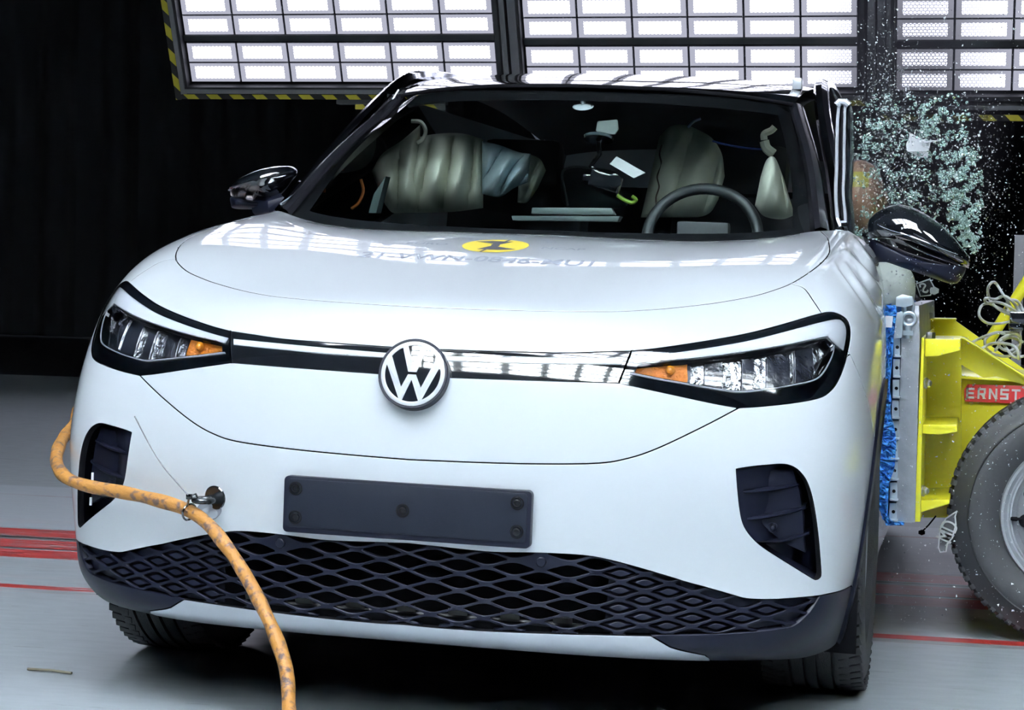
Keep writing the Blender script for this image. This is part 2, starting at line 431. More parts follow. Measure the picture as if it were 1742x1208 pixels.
P_bst = tr([(707,604),(761,605.4),(875.7,607.4),(990.5,608.6),(1062,609.2)], [(1062,609.2),(1057.5,619.5)], [(1057.5,619.5),(990.5,619.2),(875.7,617.8),(765,614),(707,612.5)])
a, b = P_bst[0][1], P_bst[-1][1]; P_bst = [(0., a)]+[p for p in P_bst if p[0] > .003]+[(0., b)]
IN = [(125,100),(250,80),(400,65),(540,55),(620,65),(690,100),(745,155),(790,230),(830,350),(860,500),(890,720),(910,950),(918,1080),(905,1115),(875,1130),(840,1120),(700,1035),(500,910),(350,810),(250,710),(190,610),(160,480),(140,300)]
P_in = tr(Z(1230,780,5.49,IN+[IN[0]]), step=3)
TT = [(693,925),(740,930),(832,939.5),(901,941),(947,942.5),(992.6,945.5),(1027,951),(1073,962.5),(1140,982),(1167,990.5),(1211,1002.5),(1243.6,1012),(1265.4,1018),(1287,1020),(1320,1020),(1363.6,1017),(1396,1013.5)]
L_tt = tr(TT, closed=False); L_tt = cen(L_tt)
L_tt2 = tr([(1396,1013.5),(1429,1006),(1448.7,997)], closed=False)
e = L_tt2[-1]; L_tt2 += [((e[0]*2+n3(.915,.56,.32)[0])/3, (e[1]*2+n3(.915,.56,.32)[1])/3), n3(.915,.56,.32), n3(.92,1.0,.31), (1., n3(.92,1.35,.31)[1])]
L_gb = tr([(690,1063),(740,1068),(832,1074),(947,1078.5),(1038.5,1080.7),(1107.4,1082)], closed=False); L_gb = cen(L_gb)
L_gb2 = tr([(1107.4,1082),(1123.6,1080.3),(1189,1079.5),(1276,1075.6),(1331,1069),(1352.7,1063.6),(1374.5,1045),(1386,1030),(1396,1013.5)], closed=False)
P_gr = L_tt+L_gb2[::-1][1:]+L_gb[::-1][1:]
L_sk = tr([(1107.4,1082),(1140,1101.4)], [(1140,1101.4),(1160,1107.5),(1200,1116)], closed=False); L_sk.append((L_sk[-1][0]+.03, 0.))
P_sk = L_gb+L_sk[1:]+[(L_sk[-1][0], -.1), (-.1, -.1), (-.1, L_gb[0][1])]
WY, WZ = .86, .355
def arch(r): return [n3(.93, WY-r*math.cos(a), WZ+r*math.sin(a)) for a in np.linspace(math.radians(-22), math.radians(202), 60)]
A1, A2 = arch(.385), arch(.43)
def closedown(a): return a+[(a[-1][0], -.1), (a[0][0], -.1)]
fs1 = pu(1347.8, 482.3); fs2 = pu(1446, 603); fs3 = n3(.925, WY-.405, .72); fs4 = A2[int(60*.30)]
L_f1 = tr([(1346.5,482.8),(1368,490.5),(1384,512),(1398,533)], closed=False)
L_f2 = [fs2, ((fs2[0]+fs4[0])/2, fs2[1]*.5+fs4[1]*.5+.004), fs4]
P_hood = L_hood+[(L_hood[-1][0], 1.1), (-.1, 1.1), (-.1, L_hood[0][1])]
P_fen = L_f1+L_f2+[(1.1, fs4[1]-.02), (1.1, 1.1), (L_hood[-1][0], 1.1)]
P_bum = [(-.1, L_bump[0][1])]+L_bump+L_f2+[(1.1, fs4[1]-.02), (1.1, -.1), (-.1, -.1)]
P_tr = L_tt+L_tt2[1:]+[(1.1, L_tt2[-1][1]), (1.1, -.1), (-.1, -.1), (-.1, L_tt[0][1])]
curves = [(L_hood, 0), (L_bump, 0), (P_hl, 1), (P_bar, 1), (P_in, 1), (L_tt, 0), (L_tt2, 0), (L_gb, 0), (L_gb2, 0), (L_sk, 0), (A1, 0), (A2, 0), (L_f1, 0), (L_f2, 0),
          (spline([(0, 0), (1, 0)], 1/170)[:-1]+spline([(1, 0), (1, 1)], 1/140)[:-1]+spline([(1, 1), (0, 1)], 1/170)[:-1]+spline([(0, 1), (0, 0)], 1/140)[:-1], 1)]
UV, T = cdt(curves, (1/170, 1/140))
CC = np.array([(UV[a]+UV[b]+UV[c])/3 for a, b, c in T])
reg = np.array(['nose']*len(T), dtype=object)
reg[inside(P_bum, CC)] = 'bumper'; reg[inside(P_fen, CC)] = 'fender'; reg[inside(P_hood, CC)] = 'hood'
reg[inside(P_tr, CC)] = 'trim'; reg[inside(P_sk, CC)] = 'skid'; reg[inside(P_gr, CC)] = 'grille'
reg[inside(P_in, CC)] = 'intake'; reg[inside(P_bar, CC)] = 'bar'; reg[inside(P_hl, CC)] = 'hl'
reg[inside(closedown(A2), CC)] = 'arch'; reg[inside(closedown(A1), CC)] = 'void'
def sel(r): return [T[i] for i in np.nonzero(reg == r)[0]]
FR = {}
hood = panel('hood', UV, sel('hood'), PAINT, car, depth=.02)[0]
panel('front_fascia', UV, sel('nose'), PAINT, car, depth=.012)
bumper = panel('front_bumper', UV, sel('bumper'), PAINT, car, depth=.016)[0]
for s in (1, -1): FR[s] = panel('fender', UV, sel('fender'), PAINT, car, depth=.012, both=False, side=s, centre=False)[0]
def pjx(p): q = Vector(p)-CAMC; z = q.dot(CF); return (871+F*q.dot(CR)/z, 604+F*q.dot(CD)/z)
def segd(p, a, b):
    ax, ay = a; bx, by = b; t = ((p[0]-ax)*(bx-ax)+(p[1]-ay)*(by-ay))/((bx-ax)**2+(by-ay)**2); t = min(1, max(0, t))
    return math.hypot(p[0]-ax-t*(bx-ax), p[1]-ay-t*(by-ay)), t
# the blow has folded the rear of the struck fender
o = FR[1]; bm = bmesh.new(); bm.from_mesh(o.data)
es = [e for e in bm.edges if all(pjx(v.co)[0] > 1400 and pjx(v.co)[1] < 600 and v.co.y > .5 for v in e.verts) and e.calc_length() > .004]
bmesh.ops.subdivide_edges(bm, edges=es, cuts=2, use_grid_fill=True)
bm.normal_update()
FOLDS = [((1419, 452), (1480, 533), 4.0, .0050), ((1437, 450), (1500, 550), 4.5, .0060), ((1440, 432), (1500, 502), 6.5, .0110), ((1452, 408), (1490, 462), 5.0, .0090), ((1428, 460), (1490, 545), 4.5, -.0045), ((1447, 440), (1505, 530), 5.0, -.0080), ((1450, 420), (1497, 482), 4.5, -.0070), ((1394, 470), (1432, 432), 5.5, .0045)]
mv = {}
for v in bm.verts:
    x, y = pjx(v.co)
    if x < 1380 or y > 620: continue
    d = 0
    for a, b, w, h in FOLDS:
        q, t = segd((x, y), a, b); d += h*math.exp(-(q/w)**2)*(math.sin(PI*min(1, max(0, t*.9+.08)))**.6)
    mv[v] = v.normal*d*(1 if v.normal.dot(Vector((.5, -.5, .7))) > 0 else -1)
for v, q in mv.items(): v.co += q
me = bpy.data.meshes.new('fender')
bm.verts.index_update(); me.from_pydata([v.co[:] for v in bm.verts], [], [[v.index for v in f.verts] for f in bm.faces]); mi_ = [f.material_index for f in bm.faces]; bm.free()
for m_ in o.data.materials: me.materials.append(m_)
me.polygons.foreach_set('material_index', mi_); me.polygons.foreach_set('use_smooth', [True]*len(me.polygons)); me.set_sharp_from_angle(angle=math.radians(40)); o.data = me; o['label'] = 'fender with folded rear edge on the struck side'
uar = A1[30][0]; reg[(reg == 'trim') & (CC[:, 0] > uar)] = 'sill'
for s in (1, -1): panel('sill_trim', UV, sel('sill'), SATIN, car, depth=.02, off=-.001, both=False, side=s, centre=False)
for s in (1, -1): panel('lower_bumper_trim', UV, sel('trim'), SATIN, car, depth=.02, off=-.001, both=False, side=s)
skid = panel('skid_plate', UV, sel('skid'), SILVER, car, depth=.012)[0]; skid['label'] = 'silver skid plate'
for s in (1, -1): panel('wheel_arch_trim', UV, sel('arch'), SATIN, car, off=.006, depth=.05, both=False, side=s, centre=False)

# headlights
def ubox(P, m=.02): a = np.array(P); return (a[:, 0].min()-m, a[:, 0].max()+m, a[:, 1].min()-m, a[:, 1].max()+m)
HV, HT = cdt([(P_hl, 1), (P_drl, 1), (P_ch, 1), (P_ln, 1), (P_amb, 1), (L_hlg, 0)], (1/330, 1/260), ubox(P_hl))
HC = np.array([(HV[a]+HV[b]+HV[c])/3 for a, b, c in HT])
hr = np.array(['none']*len(HT), dtype=object)
hr[inside(P_hl, HC)] = 'black'; hr[inside(P_drl, HC)] = 'drl'; hr[inside(P_ln, HC)] = 'ln'
chm = inside(P_ch, HC); hr[chm] = 'ch'
am = inside(P_amb, HC) & chm; hr[am] = 'amb'
hr[~inside(P_hl, HC)] = 'none'
bands = [pu(1020+x/3.959, 520+430/3.959)[0] for x in (640, 735, 860, 990, 1075, 1165, 1330, 1365, 1500)]
cb = np.searchsorted(bands, HC[:, 0])
def hs(mask): return [HT[i] for i in np.nonzero(mask)[0]]
REFL = mat('reflector_chrome', (.80, .82, .86), .10, metal=1, bump=(55, .9))
DCH = mat('smoked_bezel', (.03, .033, .045), .12, coat=1, bump=(40, .5))
for s in (1, -1):
    hl = empty('headlight'); hl.parent = car
    kw = dict(both=False, side=s, centre=False, gap=.0003)
    panel('housing', HV, hs((hr == 'black')), GLOSS, hl, off=-.004, depth=.045, **kw)
    panel('light_strip', HV, hs(hr == 'drl'), DRL, hl, off=-.0025, depth=.006, **kw)[0]['label'] = 'white upper light strip'
    panel('light_guide', HV, hs(hr == 'ln'), DRL, hl, off=-.002, depth=.01, **kw)
    panel('turn_signal', HV, hs(hr == 'amb'), AMBER, hl, off=-.022, depth=.03, **kw)[0]['label'] = 'amber turn signal'
    for k in (0, 2, 4, 6, 8):
        q = hs((hr == 'ch') & (cb == k))
        if q: panel('bezel', HV, q, DCH, hl, off=-.028, depth=.02, **kw)
    for k in (1, 3, 5, 7):
        q = hs((hr == 'ch') & (cb == k))
        if q: panel('reflector', HV, q, REFL, hl, off=-.034, depth=.01, **kw)
    q = hs((hr == 'ch') & (cb == 9))
    if q: panel('reflector', HV, q, REFL, hl, off=-.034, depth=.01, **kw)
    P, N = SE(*pu(1143, 625)); p = P[0]-N[0]*.016; p[0] *= s
    MB().lathe([(.0001, -.010), (.006, -.008), (.010, 0), (.006, .008), (.0001, .010)], p, (0, 1, 0), 20).build('bulb', mat('orange_bulb', (.9, .33, .02), .15, coat=1), hl)
    panel('lens', UV, sel('hl'), LENS, hl, off=0, depth=.004, **kw)

# light bar
BV, BT = cdt([(P_bar, 1), (P_bst, 1)], (1/330, 1/260), ubox(P_bar))
BC = np.array([(BV[a]+BV[b]+BV[c])/3 for a, b, c in BT])
ib, iw = inside(P_bar, BC), inside(P_bst, BC)
bar = panel('light_bar', BV, [BT[i] for i in np.nonzero(ib & ~iw)[0]], GLOSS, car, off=-.001, depth=.008, gap=.0003)[0]
panel('light_strip', BV, [BT[i] for i in np.nonzero(ib & iw)[0]], DRL, bar, off=.0, depth=.006, gap=.0003)[0]['label'] = 'white light strip'

# ------------------------------------------------------------------ lower grille lattice
def gx(k): return .0558*k if k <= 7 else .3906+.0485*(k-7)
def diamond(k, z, hw, hh, f=xz):
    x = gx(k); xs = (gx(k+1)-gx(k-1 if k > 0 else 1)*(1 if k > 0 else -1))/2 if k else .0558
    w = xs*hw; P = []
    c = [(w, 0), (0, hh), (-w, 0), (0, -hh)]
    for i in range(4):                              # rounded corners
        a = Vector(c[i-1]); b = Vector(c[i]); d = Vector(c[(i+1) % 4]); t = .22 if i % 2 == 0 else .30
        p, q = b.lerp(a, t), b.lerp(d, t)
        for s in (0, .33, .66, 1): m1 = p.lerp(b, s); m2 = b.lerp(q, s); P.append(m1.lerp(m2, s))
    return [f(max(x+p.x, 0), z+p.y) if x+p.x > .0005 or k else None for p in P], x
holes = []; hk = []
for k in range(0, 17):
    for r in range(-1, 6):
        z = .414-.0345*r-(0 if k % 2 else .01725)
        if k == 5 and r == 0: continue
        if k >= 14 and z > .37: continue
        D, x = diamond(k, z, .86, .0148)
        if k == 0:
            D = [(0., xz(.0001, z+.0148)[1])]+[d for d in D if d is not None and d[0] > .004]+[(0., xz(.0001, z-.0148)[1])]
            a = sorted(D[1:-1], key=lambda p: -p[1]); D = [D[0]]+a+[D[-1]]
        if min(d[1] for d in D) < .02 and False: continue
        c = np.mean(np.array(D), axis=0)
        holes.append(D); hk.append(k)
P_grx = P_gr
GVt, GT = cdt([(P_gr, 1), (spline([(0., P_gr[-1][1]), (0., P_gr[0][1])], .004), 0)]+[(h, 1) for h in holes], (1/420, 1/330), (0, ubox(P_gr)[1], ubox(P_gr)[2], ubox(P_gr)[3]))
GC = np.array([(GVt[a]+GVt[b]+GVt[c])/3 for a, b, c in GT])
ig = inside(P_gr, GC); ih = np.zeros(len(GC), bool); hid = -np.ones(len(GC), int)
for n, h in enumerate(holes):
    m = inside(h, GC); ih |= m; hid[m] = n
# a solid margin follows the outline of the insert
gr = panel('lower_grille', GVt, [GT[i] for i in np.nonzero(ig & ~ih)[0]], SATIN, car, off=-.004, depth=.013, gap=0)[0]
gr['label'] = 'black diamond lattice grille'
# closed outer cells: a floor behind the lattice and a raised pad in each
xo = pu(1034, 1010)[0]
P_out = [p for p in P_gr if p[0] > xo]
FV, FT = cdt([(P_gr, 1), ([(xo, 0.), (xo, .35)], 0)], (1/200, 1/120), ubox(P_gr))
FC = np.array([(FV[a]+FV[b]+FV[c])/3 for a, b, c in FT])
fsel = [FT[i] for i in np.nonzero(inside(P_gr, FC) & (FC[:, 0] > xo))[0]]
for s in (1, -1): panel('grille_floor', FV, fsel, SATIN, gr, off=-.0165, depth=.002, both=False, side=s, centre=False)
pm = [MB(), MB()]
for h, k in zip(holes, hk):
    if k < 8 or (k == 8 and False): continue
    H = np.array(h); c = H.mean(0)
    if not inside(P_gr, c[None])[0] : continue
    ins = inside(P_gr, H)
    A = c+(H-c)*.84; B = c+(H-c)*.50; C2 = c+(H-c)*.42
    if not inside(P_gr, A).all(): continue
    R = []
    for q, o in ((A, -.0165), (B, -.0075), (C2, -.0070)):
        P, N = SE(q[:, 0], q[:, 1]); R.append(P+N*o)
    n = len(h); fs = [(j*n+i, j*n+(i+1) % n, (j+1)*n+(i+1) % n, (j+1)*n+i) for j in range(2) for i in range(n)]+[tuple(range(2*n, 3*n))]
    vs = np.concatenate(R)
    pm[0].add([tuple(v) for v in vs], fs); pm[1].add([(-v[0], v[1], v[2]) for v in vs], [f[::-1] for f in fs])
for b in pm: tag(b.build('relief_pads', SATIN, gr, angle=20), kind='stuff')
for s in (1, -1):
    P, N = SE(*xz(.279, .414)); P = P[0]; N = N[0]; P = Vector((P[0]*s, P[1], P[2])); N = Vector((N[0]*s, N[1], N[2]))
    MB().lathe([(.0001, .0005), (.0085, .0005), (.0105, -.001), (.0112, -.006), (.0135, -.006), (.0135, -.0045)], P, N, 28).build('parking_sensor', SATIN, gr)
# dark box, shutters and beam behind the openings
b = MB(); b.grid([[(x, .17+.25*(x/.75)**2, z) for z in (.20, .47)] for x in np.linspace(-.75, .75, 13)])
b.grid([[(x, .17+.25*(x/.75)**2, .47), (x, .03+.13*(x/.75)**2, .47)] for x in np.linspace(-.75, .75, 13)])
b.build('grille_backing', MATTE, car)
b = MB()
for z in (.279,): b.tube([(x, .085, z) for x in np.linspace(-.36, .36, 9)], .006, 8)
b.build('cooling_slats', mat('slat_plastic', (.015, .016, .02), .5), gr)
for i in range(7):
    b = MB(); x = -.345+i*.111; b.box((x, .066, .292), (.040, .004, .014), Matrix.Rotation(.5, 3, 'X'))
    b.build('slat_tip', mat('slat_metal', (.35, .36, .35), .3, metal=.8), gr)
b = MB(); b.box((0, 2.3, .24), (1.5, 3.9, .05)); b.box((0, .75, .45), (1.05, .9, .5)); b.build('underbody', MATTE, car)

# ------------------------------------------------------------------ side intakes
ZI = lambda x, y: (1230+x/5.49, 780+y/5.49)
IV, IT = cdt([(P_in, 1)], (1/260, 1/200), ubox(P_in))
IC = np.array([(IV[a]+IV[b]+IV[c])/3 for a, b, c in IT]); isel = [IT[i] for i in np.nonzero(inside(P_in, IC))[0]]
edge = [p for p in P_in]
for s in (1, -1):
    it = empty('side_intake'); it.parent = car; S3 = Vector((s, 1, 1))
    def sp(px, py, o=0.): P, N = SE(*pu(*ZI(px, py))); v = P[0]+N[0]*o; return Vector((v[0]*s, v[1], v[2]))
    E0 = []; E1 = []; E2 = []
    for (u, v) in edge:                            # funnel walls: straight back on the outer side, sloped on the inner
        P, N = SE(u, v); P = P[0]; N = N[0]
        E0.append(P-N*.003)
        c = np.array(SE(*pu(*ZI(560, 480)))[0][0]); x = (P[0]-c[0])/.07
        dep = np.clip(.055+.045*x, .02, .085)
        q = P+np.array([(c[0]-P[0])*(.18 if x < 0 else .04), dep, 0]); E1.append(q)
    b = MB(); n = len(E0)
    vs = [(p[0]*s, p[1], p[2]) for p in E0+E1]
    b.add(vs, [(i, (i+1) % n, n+(i+1) % n, n+i) for i in range(n)]+[tuple(range(n, 2*n))])
    b.build('duct', SATIN, it, angle=30)
    # curved inner panel and three blades
    for (x0, y0, x1, y1) in ((180, 315, 770, 245), (235, 570, 835, 475), (418, 802, 868, 720)):
        pts = []; 
        for t in np.linspace(0, 1, 13):
            x = x0+(x1-x0)*t; y = y0+(y1-y0)*t**1.7
            pts.append((x, y, -.008-.030*max(0, (t-.1))**1.0*(.6)))
        G = []
        for x, y, o in pts:
            a = sp(x, y, o+.0); d = Vector((0, 1, .0)); up = Vector((0, 0, 1))
            w = .0042; G.append([a+Vector((0, .0, -w*.4)), a+Vector((0, .0005, w*.5)), a+Vector((0, .010, w*1.1)), a+Vector((0, .055, w*1.6)), a+Vector((0, .055, -w)), a+Vector((0, .006, -w))])
            G[-1].append(G[-1][0])
        MB().grid(G).build('blade', SATIN, it, angle=50)
    c = [sp(x, y, 0) for x, y in ((245, 120), (640, 110), (700, 300), (740, 560), (745, 780), (760, 900), (600, 830), (470, 740), (330, 610), (270, 400))]
    b = MB(); b.prism([p+Vector((0, .030, 0)) for p in c], (0, .03, 0)); b.build('inner_panel', SATIN, it, bevel=.004)
    p = sp(450, 660, 0)+Vector((0, .029, 0))
    MB().lathe([(.0001, -.004), (.004, -.003), (.006, 0), (.0085, .001), (.009, -.002), (.011, -.002), (.011, .004)], p, (0, 1, 0), 24).build('parking_sensor', SATIN, it)
    if s == -1:
        for q in ((157.5, 811), (154.5, 853)): b = MB(); b.box(cty(*q, .17), (.005, .004, .018)); b.build('white_marker', WHITE, it, bevel=.0005)

# ------------------------------------------------------------------ emblem
emb = empty('emblem'); emb.parent = car
n = Vector(SE(0, xz(0.001, .785)[1])[1][0]); n = Vector((0, n.y, n.z)).normalized()
lc = Vector((0, .0035, .7855)); ex = Vector((1, 0, 0)); ez = n.cross(ex).normalized(); ez = ez if ez.z > 0 else -ez
EM = Matrix((ex, ez, n)).transposed().to_4x4(); EM.translation = lc
R = .0675
MB().lathe([(.0735, -.03), (.0735, -.002), (.072, 0), (.0685, .0), (.0685, -.002)], lc, n, 72).build('outer_bezel', SATIN, emb)
MB().lathe([(.0001, .0035), (.02, .0032), (.04, .0020), (.060, -.0004), (.069, -.002)], lc, n, 72).build('disc', GLOSS, emb)
def dome(x, y): r2 = (x*x+y*y)/(.069**2); return .0035-.0055*r2
MB().lathe([(R*.87, dome(R*.87, 0)), (R*.87, dome(R*.87, 0)+.0012), (R*.90, dome(R*.9, 0)+.0018), (R*.97, dome(R*.97, 0)+.0018), (R, dome(R, 0)+.001), (R, -.004)], lc, n, 72).build('ring', DRL, emb)
Vg = [(-.385,.80),(-.13,.035),(.13,.035),(.385,.80),(.225,.865),(0,.23),(-.225,.865)]
Wg = [(-.845,.27),(-.70,.50),(-.31,-.44),(-.125,-.045),(.125,-.045),(.31,-.44),(.70,.50),(.845,.27),(.365,-.79),(.255,-.835),(0,-.20),(-.255,-.835),(-.365,-.79)]
for nm, g in (('letter_v', Vg), ('letter_w', Wg)):
    b = MB(); k = len(g); ps = [(x*R, y*R) for x, y in g]
    from mathutils.geometry import tessellate_polygon
    tri = tessellate_polygon([[Vector((x, y, 0)) for x, y in ps]])
    top = [EM @ Vector((x, y, dome(x, y)+.0022)) for x, y in ps]; bot = [EM @ Vector((x, y, -.003)) for x, y in ps]
    b.add(top+bot, [tuple(t) for t in tri]+[(i, (i+1) % k, k+(i+1) % k, k+i) for i in range(k)])
    b.build(nm, DRL, emb, smooth=False)

# ------------------------------------------------------------------ number plate holder
ph = empty('plate_holder'); ph.parent = car
def rrect(w, h, r, n=6):
    return [(sx*(w-r)+r*math.cos(a), sz*(h-r)+r*math.sin(a)) for sx, sz, a0 in ((1, 1, 0), (-1, 1, PI/2), (-1, -1, PI), (1, -1, 1.5*PI)) for a in np.linspace(a0, a0+PI/2, n)]
pz = .503
b = MB(); b.prism([(x, -.012, z+pz) for x, z in rrect(.262, .0585, .010)], (0, .022, 0)); b.build('plate_base', SATIN, ph, bevel=.0015)
b = MB(); b.prism([(x, -.0145, z+pz+.003) for x, z in rrect(.254, .050, .008)], (0, .004, 0)); b.build('plate_face', mat('plate_plastic', (.008, .010, .016), .38, spec=.13, bump=(700, .1)), ph, bevel=.001)
for px, py in ((503,831),(502,880),(880,856),(879,905),(685,869)):
    p = cty(px, py, -.0145)
    MB().lathe([(.0145, .0), (.0135, .002), (.011, .002), (.0105, -.0005), (.0085, -.0005), (.008, .003), (.005, .0038), (.0042, .0015), (.0001, .0015)], p, (0, -1, 0), 28).build('screw_cap', mat('screw_black', (.003, .003, .004), .25, spec=.3), ph)

# ------------------------------------------------------------------ wheels
def wheel(loc, toe=0.0, s=1, camber=0.0):
    w = empty('wheel', loc); w.parent = car; w.rotation_euler = (0, camber, toe)
    r = .362; hw = .118
    b = MB(); prof = [(.225, -hw+.03), (.25, -hw+.008), (.29, -hw), (.325, -hw+.004), (.347, -hw+.016), (r-.004, -hw+.03)]
    xs = [-.085, -.052, -.046, -.018, -.012, .012, .018, .046, .052, .085]
    grooved = [(r, x) for x in xs[:2]]+[(r-.009, -.050), (r-.009, -.047), (r, -.045), (r, -.019), (r-.009, -.017), (r-.009, -.012), (r, -.010), (r, .010), (r-.009, .012), (r-.009, .017), (r, .019), (r, .045), (r-.009, .047), (r-.009, .050), (r, .052), (r, .085)]
    prof = prof+grooved+[(a, -h) for a, h in prof[::-1]]
    b.lathe(prof, (0, 0, 0), (1, 0, 0), 96).build('tyre', RUBBER, w, angle=25)
    b = MB()
    for k in range(66):                            # shoulder blocks: cross sipes
        a = 2*PI*k/72
        for sx in (-1, 1):
            R3 = Matrix.Rotation(a, 3, 'X')
            b.box(R3 @ Vector((sx*.088, 0, r-.0052)), (.050, .024, .009), R3 @ Matrix.Rotation(sx*.25, 3, 'Z') @ Matrix.Rotation(sx*.10, 3, 'Y'))
    tag(b.build('tread_blocks', RUBBER, w, bevel=.001), kind='stuff')
    b = MB(); b.lathe([(.228, -.085), (.232, -.08), (.222, -.06), (.20, 0), (.205, .06), (.228, .085), (.236, .088), (.236, .095), (.226, .095), (.215, .075), (.205, .065), (.19, .05)], (0, 0, 0), (s, 0, 0), 64)
    b.build('rim', mat('wheel_grey', (.22, .23, .25), .3, metal=.6), w)
    for k in range(5):
        a = 2*PI*k/5+.2; R3 = Matrix.Rotation(a, 3, 'X')
        pr = [(-.028, .04), (.028, .04), (.05, .215), (-.05, .215)]
        b = MB(); b.prism([R3 @ Vector((s*.055, y, z)) for y, z in pr], Vector((s*.022, 0, 0))); b.build('spoke', mat('spoke_silver', (.45, .46, .48), .25, metal=.8), w, bevel=.005)
    b = MB(); b.lathe([(.001, .085), (.03, .084), (.045, .07), (.05, .04)], (0, 0, 0), (s, 0, 0), 32); b.build('hub', GLOSS, w)
    return w
for sx in (1, -1):
    for y in (WY, WY+2.77):
        zc = .377 + ((sx*.79+.9)*math.tan(LEAN))
        wheel((sx*(.785 if y < 2 else .69), y, zc), camber=-LEAN, s=sx)
# wheel wells
for sx in (1, -1):
    b = MB(); G = [[(sx*x, WY-.388*math.cos(a), WZ+.388*math.sin(a)) for x in (.45, .895)] for a in np.linspace(math.radians(-25), math.radians(205), 30)]
    b.grid(G); b.box((sx*.45, WY, .55), (.01, .8, .75)); b.build('wheel_well', MATTE, car)

# ------------------------------------------------------------------ cabin
def crow(pts, n=33):                               # half row (x>=0) -> full smooth row of n points
    full = [(-p[0], p[1], p[2]) for p in pts[:0:-1]]+list(pts)
    q = spline(full, .01); L = [0]
    for a, b in zip(q, q[1:]): L.append(L[-1]+(Vector(b)-Vector(a)).length)
    out = []
    for i in range(n):
        t = L[-1]*i/(n-1); j = min(max(np.searchsorted(L, t), 1), len(q)-1); f = (t-L[j-1])/(L[j]-L[j-1]+1e-12)
        out.append(Vector(q[j-1]).lerp(Vector(q[j]), f))
    return out
def loft(rows, n=24):                              # rows: lists of points; smooth across rows
    G = []; cols = list(zip(*rows)); C = []
    for c in cols:
        q = spline([tuple(p) for p in c], 1e9)
        P = [np.array(p, float) for p in c]; k = len(P); out = []
        for i in range(n):
            t = (k-1)*i/(n-1); a = min(int(t), k-2); f = t-a
            p1, p2 = P[a], P[a+1]; p0 = P[a-1] if a else 2*p1-p2; p3 = P[a+2] if a+2 < k else 2*p2-p1
            out.append(Vector(.5*(2*p1+(p2-p0)*f+(2*p0-5*p1+4*p2-p3)*f*f+(3*p1-p0-3*p2+p3)*f**3)))
        C.append(out)
    return [[C[j][i] for j in range(len(C))] for i in range(n)]
WB = [(0,1.055,1.070),(.18,1.062,1.071),(.36,1.095,1.076),(.52,1.145,1.086),(.64,1.205,1.105),(.705,1.262,1.125)]
WM = [(0,1.33,1.305),(.16,1.338,1.304),(.32,1.365,1.302),(.47,1.41,1.301),(.59,1.475,1.303),(.650,1.555,1.308)]
WT = [(0,1.70,1.517),(.14,1.705,1.516),(.28,1.725,1.513),(.41,1.765,1.508),(.51,1.82,1.500),(.568,1.885,1.493)]
wr = [crow(WB), crow(WM), crow(WT)]
ws = loft(wr, 25)
wsh = empty('windscreen'); wsh.parent = car
MB().grid(ws).build('glass', GLASS, wsh)
# dark printed border of the glass
def rim(G, a0, a1, b0, b1, off):
    return [[G[i][j]+off for j in range(b0, b1)] for i in range(a0, a1)]
off = Vector((0, .004, -.004)); b = MB()
n0, n1 = len(ws), len(ws[0])
b.grid([[p+off for p in r] for r in (ws[0], ws[1], ws[2])]); b.grid([[p+off for p in r] for r in ws[-3:]])
wl = loft([[p.lerp(q, t) for t in (0, .05, .1)] for p, q in [(r[0], r[-1]) for r in ws]], n0)
b.grid([[r[0]+off, r[0].lerp(r[2], .75)+off] for r in ws]); b.grid([[r[-1]+off, r[-1].lerp(r[-3], .75)+off] for r in ws])
b.build('black_border', MATTE, wsh)
b = MB(); b.grid([[p+Vector((0, dy, dz)) for p in crow([(0,1.02,1.085),(.18,1.03,1.084),(.36,1.06,1.083),(.52,1.11,1.093),(.64,1.17,1.108),(.72,1.255,1.130)])] for dy, dz in ((-.03, -.03), (-.004, -.006), (.05, -.012), (.09, -.05))])
b.build('cowl_panel', SATIN, car)
# A pillars and the roof arches
RIE = [(.722,1.250,1.128),(.668,1.555,1.310),(.588,1.890,1.492),(.585,2.05,1.548),(.585,2.4,1.583),(.585,3.0,1.585),(.57,3.6,1.535),(.54,4.05,1.44)]
ps = spline(RIE[:3], .04)
for s in (1, -1):
    G = []
    for p in ps:
        p = Vector(p); G.append([Vector(((p.x+a)*s, p.y+d, p.z+h)) for a, d, h in ((-.028, .0, -.006), (-.018, -.004, .008), (-.004, .0, .014), (.010, .014, .010), (.018, .03, -.004), (.010, .06, -.03), (-.02, .05, -.03), (-.028, .0, -.006))])
    MB().grid(G).build('pillar_trim', mat('pillar_black', (.008, .008, .010), .22), car)
    q = spline([(.762,1.36,1.130),(.722,1.60,1.283),(.668,1.86,1.448),(.636,2.10,1.560),(.622,2.35,1.598),(.612,2.8,1.622),(.605,3.3,1.605),(.585,3.8,1.535),(.56,4.12,1.43)], .05)
    G = []
    for i, p in enumerate(q):
        p = Vector(p); t = i/len(q); G.append([Vector(((p.x+a)*s, p.y+d, p.z+h)) for a, d, h in ((-.022, -.004, .0), (-.017, -.003, .014), (0, 0, .019), (.016, .006, .012), (.022, .012, -.005), (.004, .014, -.014), (-.018, .006, -.012), (-.022, -.004, .0))])
    o = MB().grid(G).build('roof_arch', mat('arch_chrome', (.50, .52, .56), .07, metal=1), car); o['label'] = 'silver roof arch'
    G = [[Vector(((.575)*s, y, z)), Vector((.62*s, y+.02, z+.0))] for y, z in ((2.0, 1.53), (2.4, 1.58), (3.0, 1.60))]
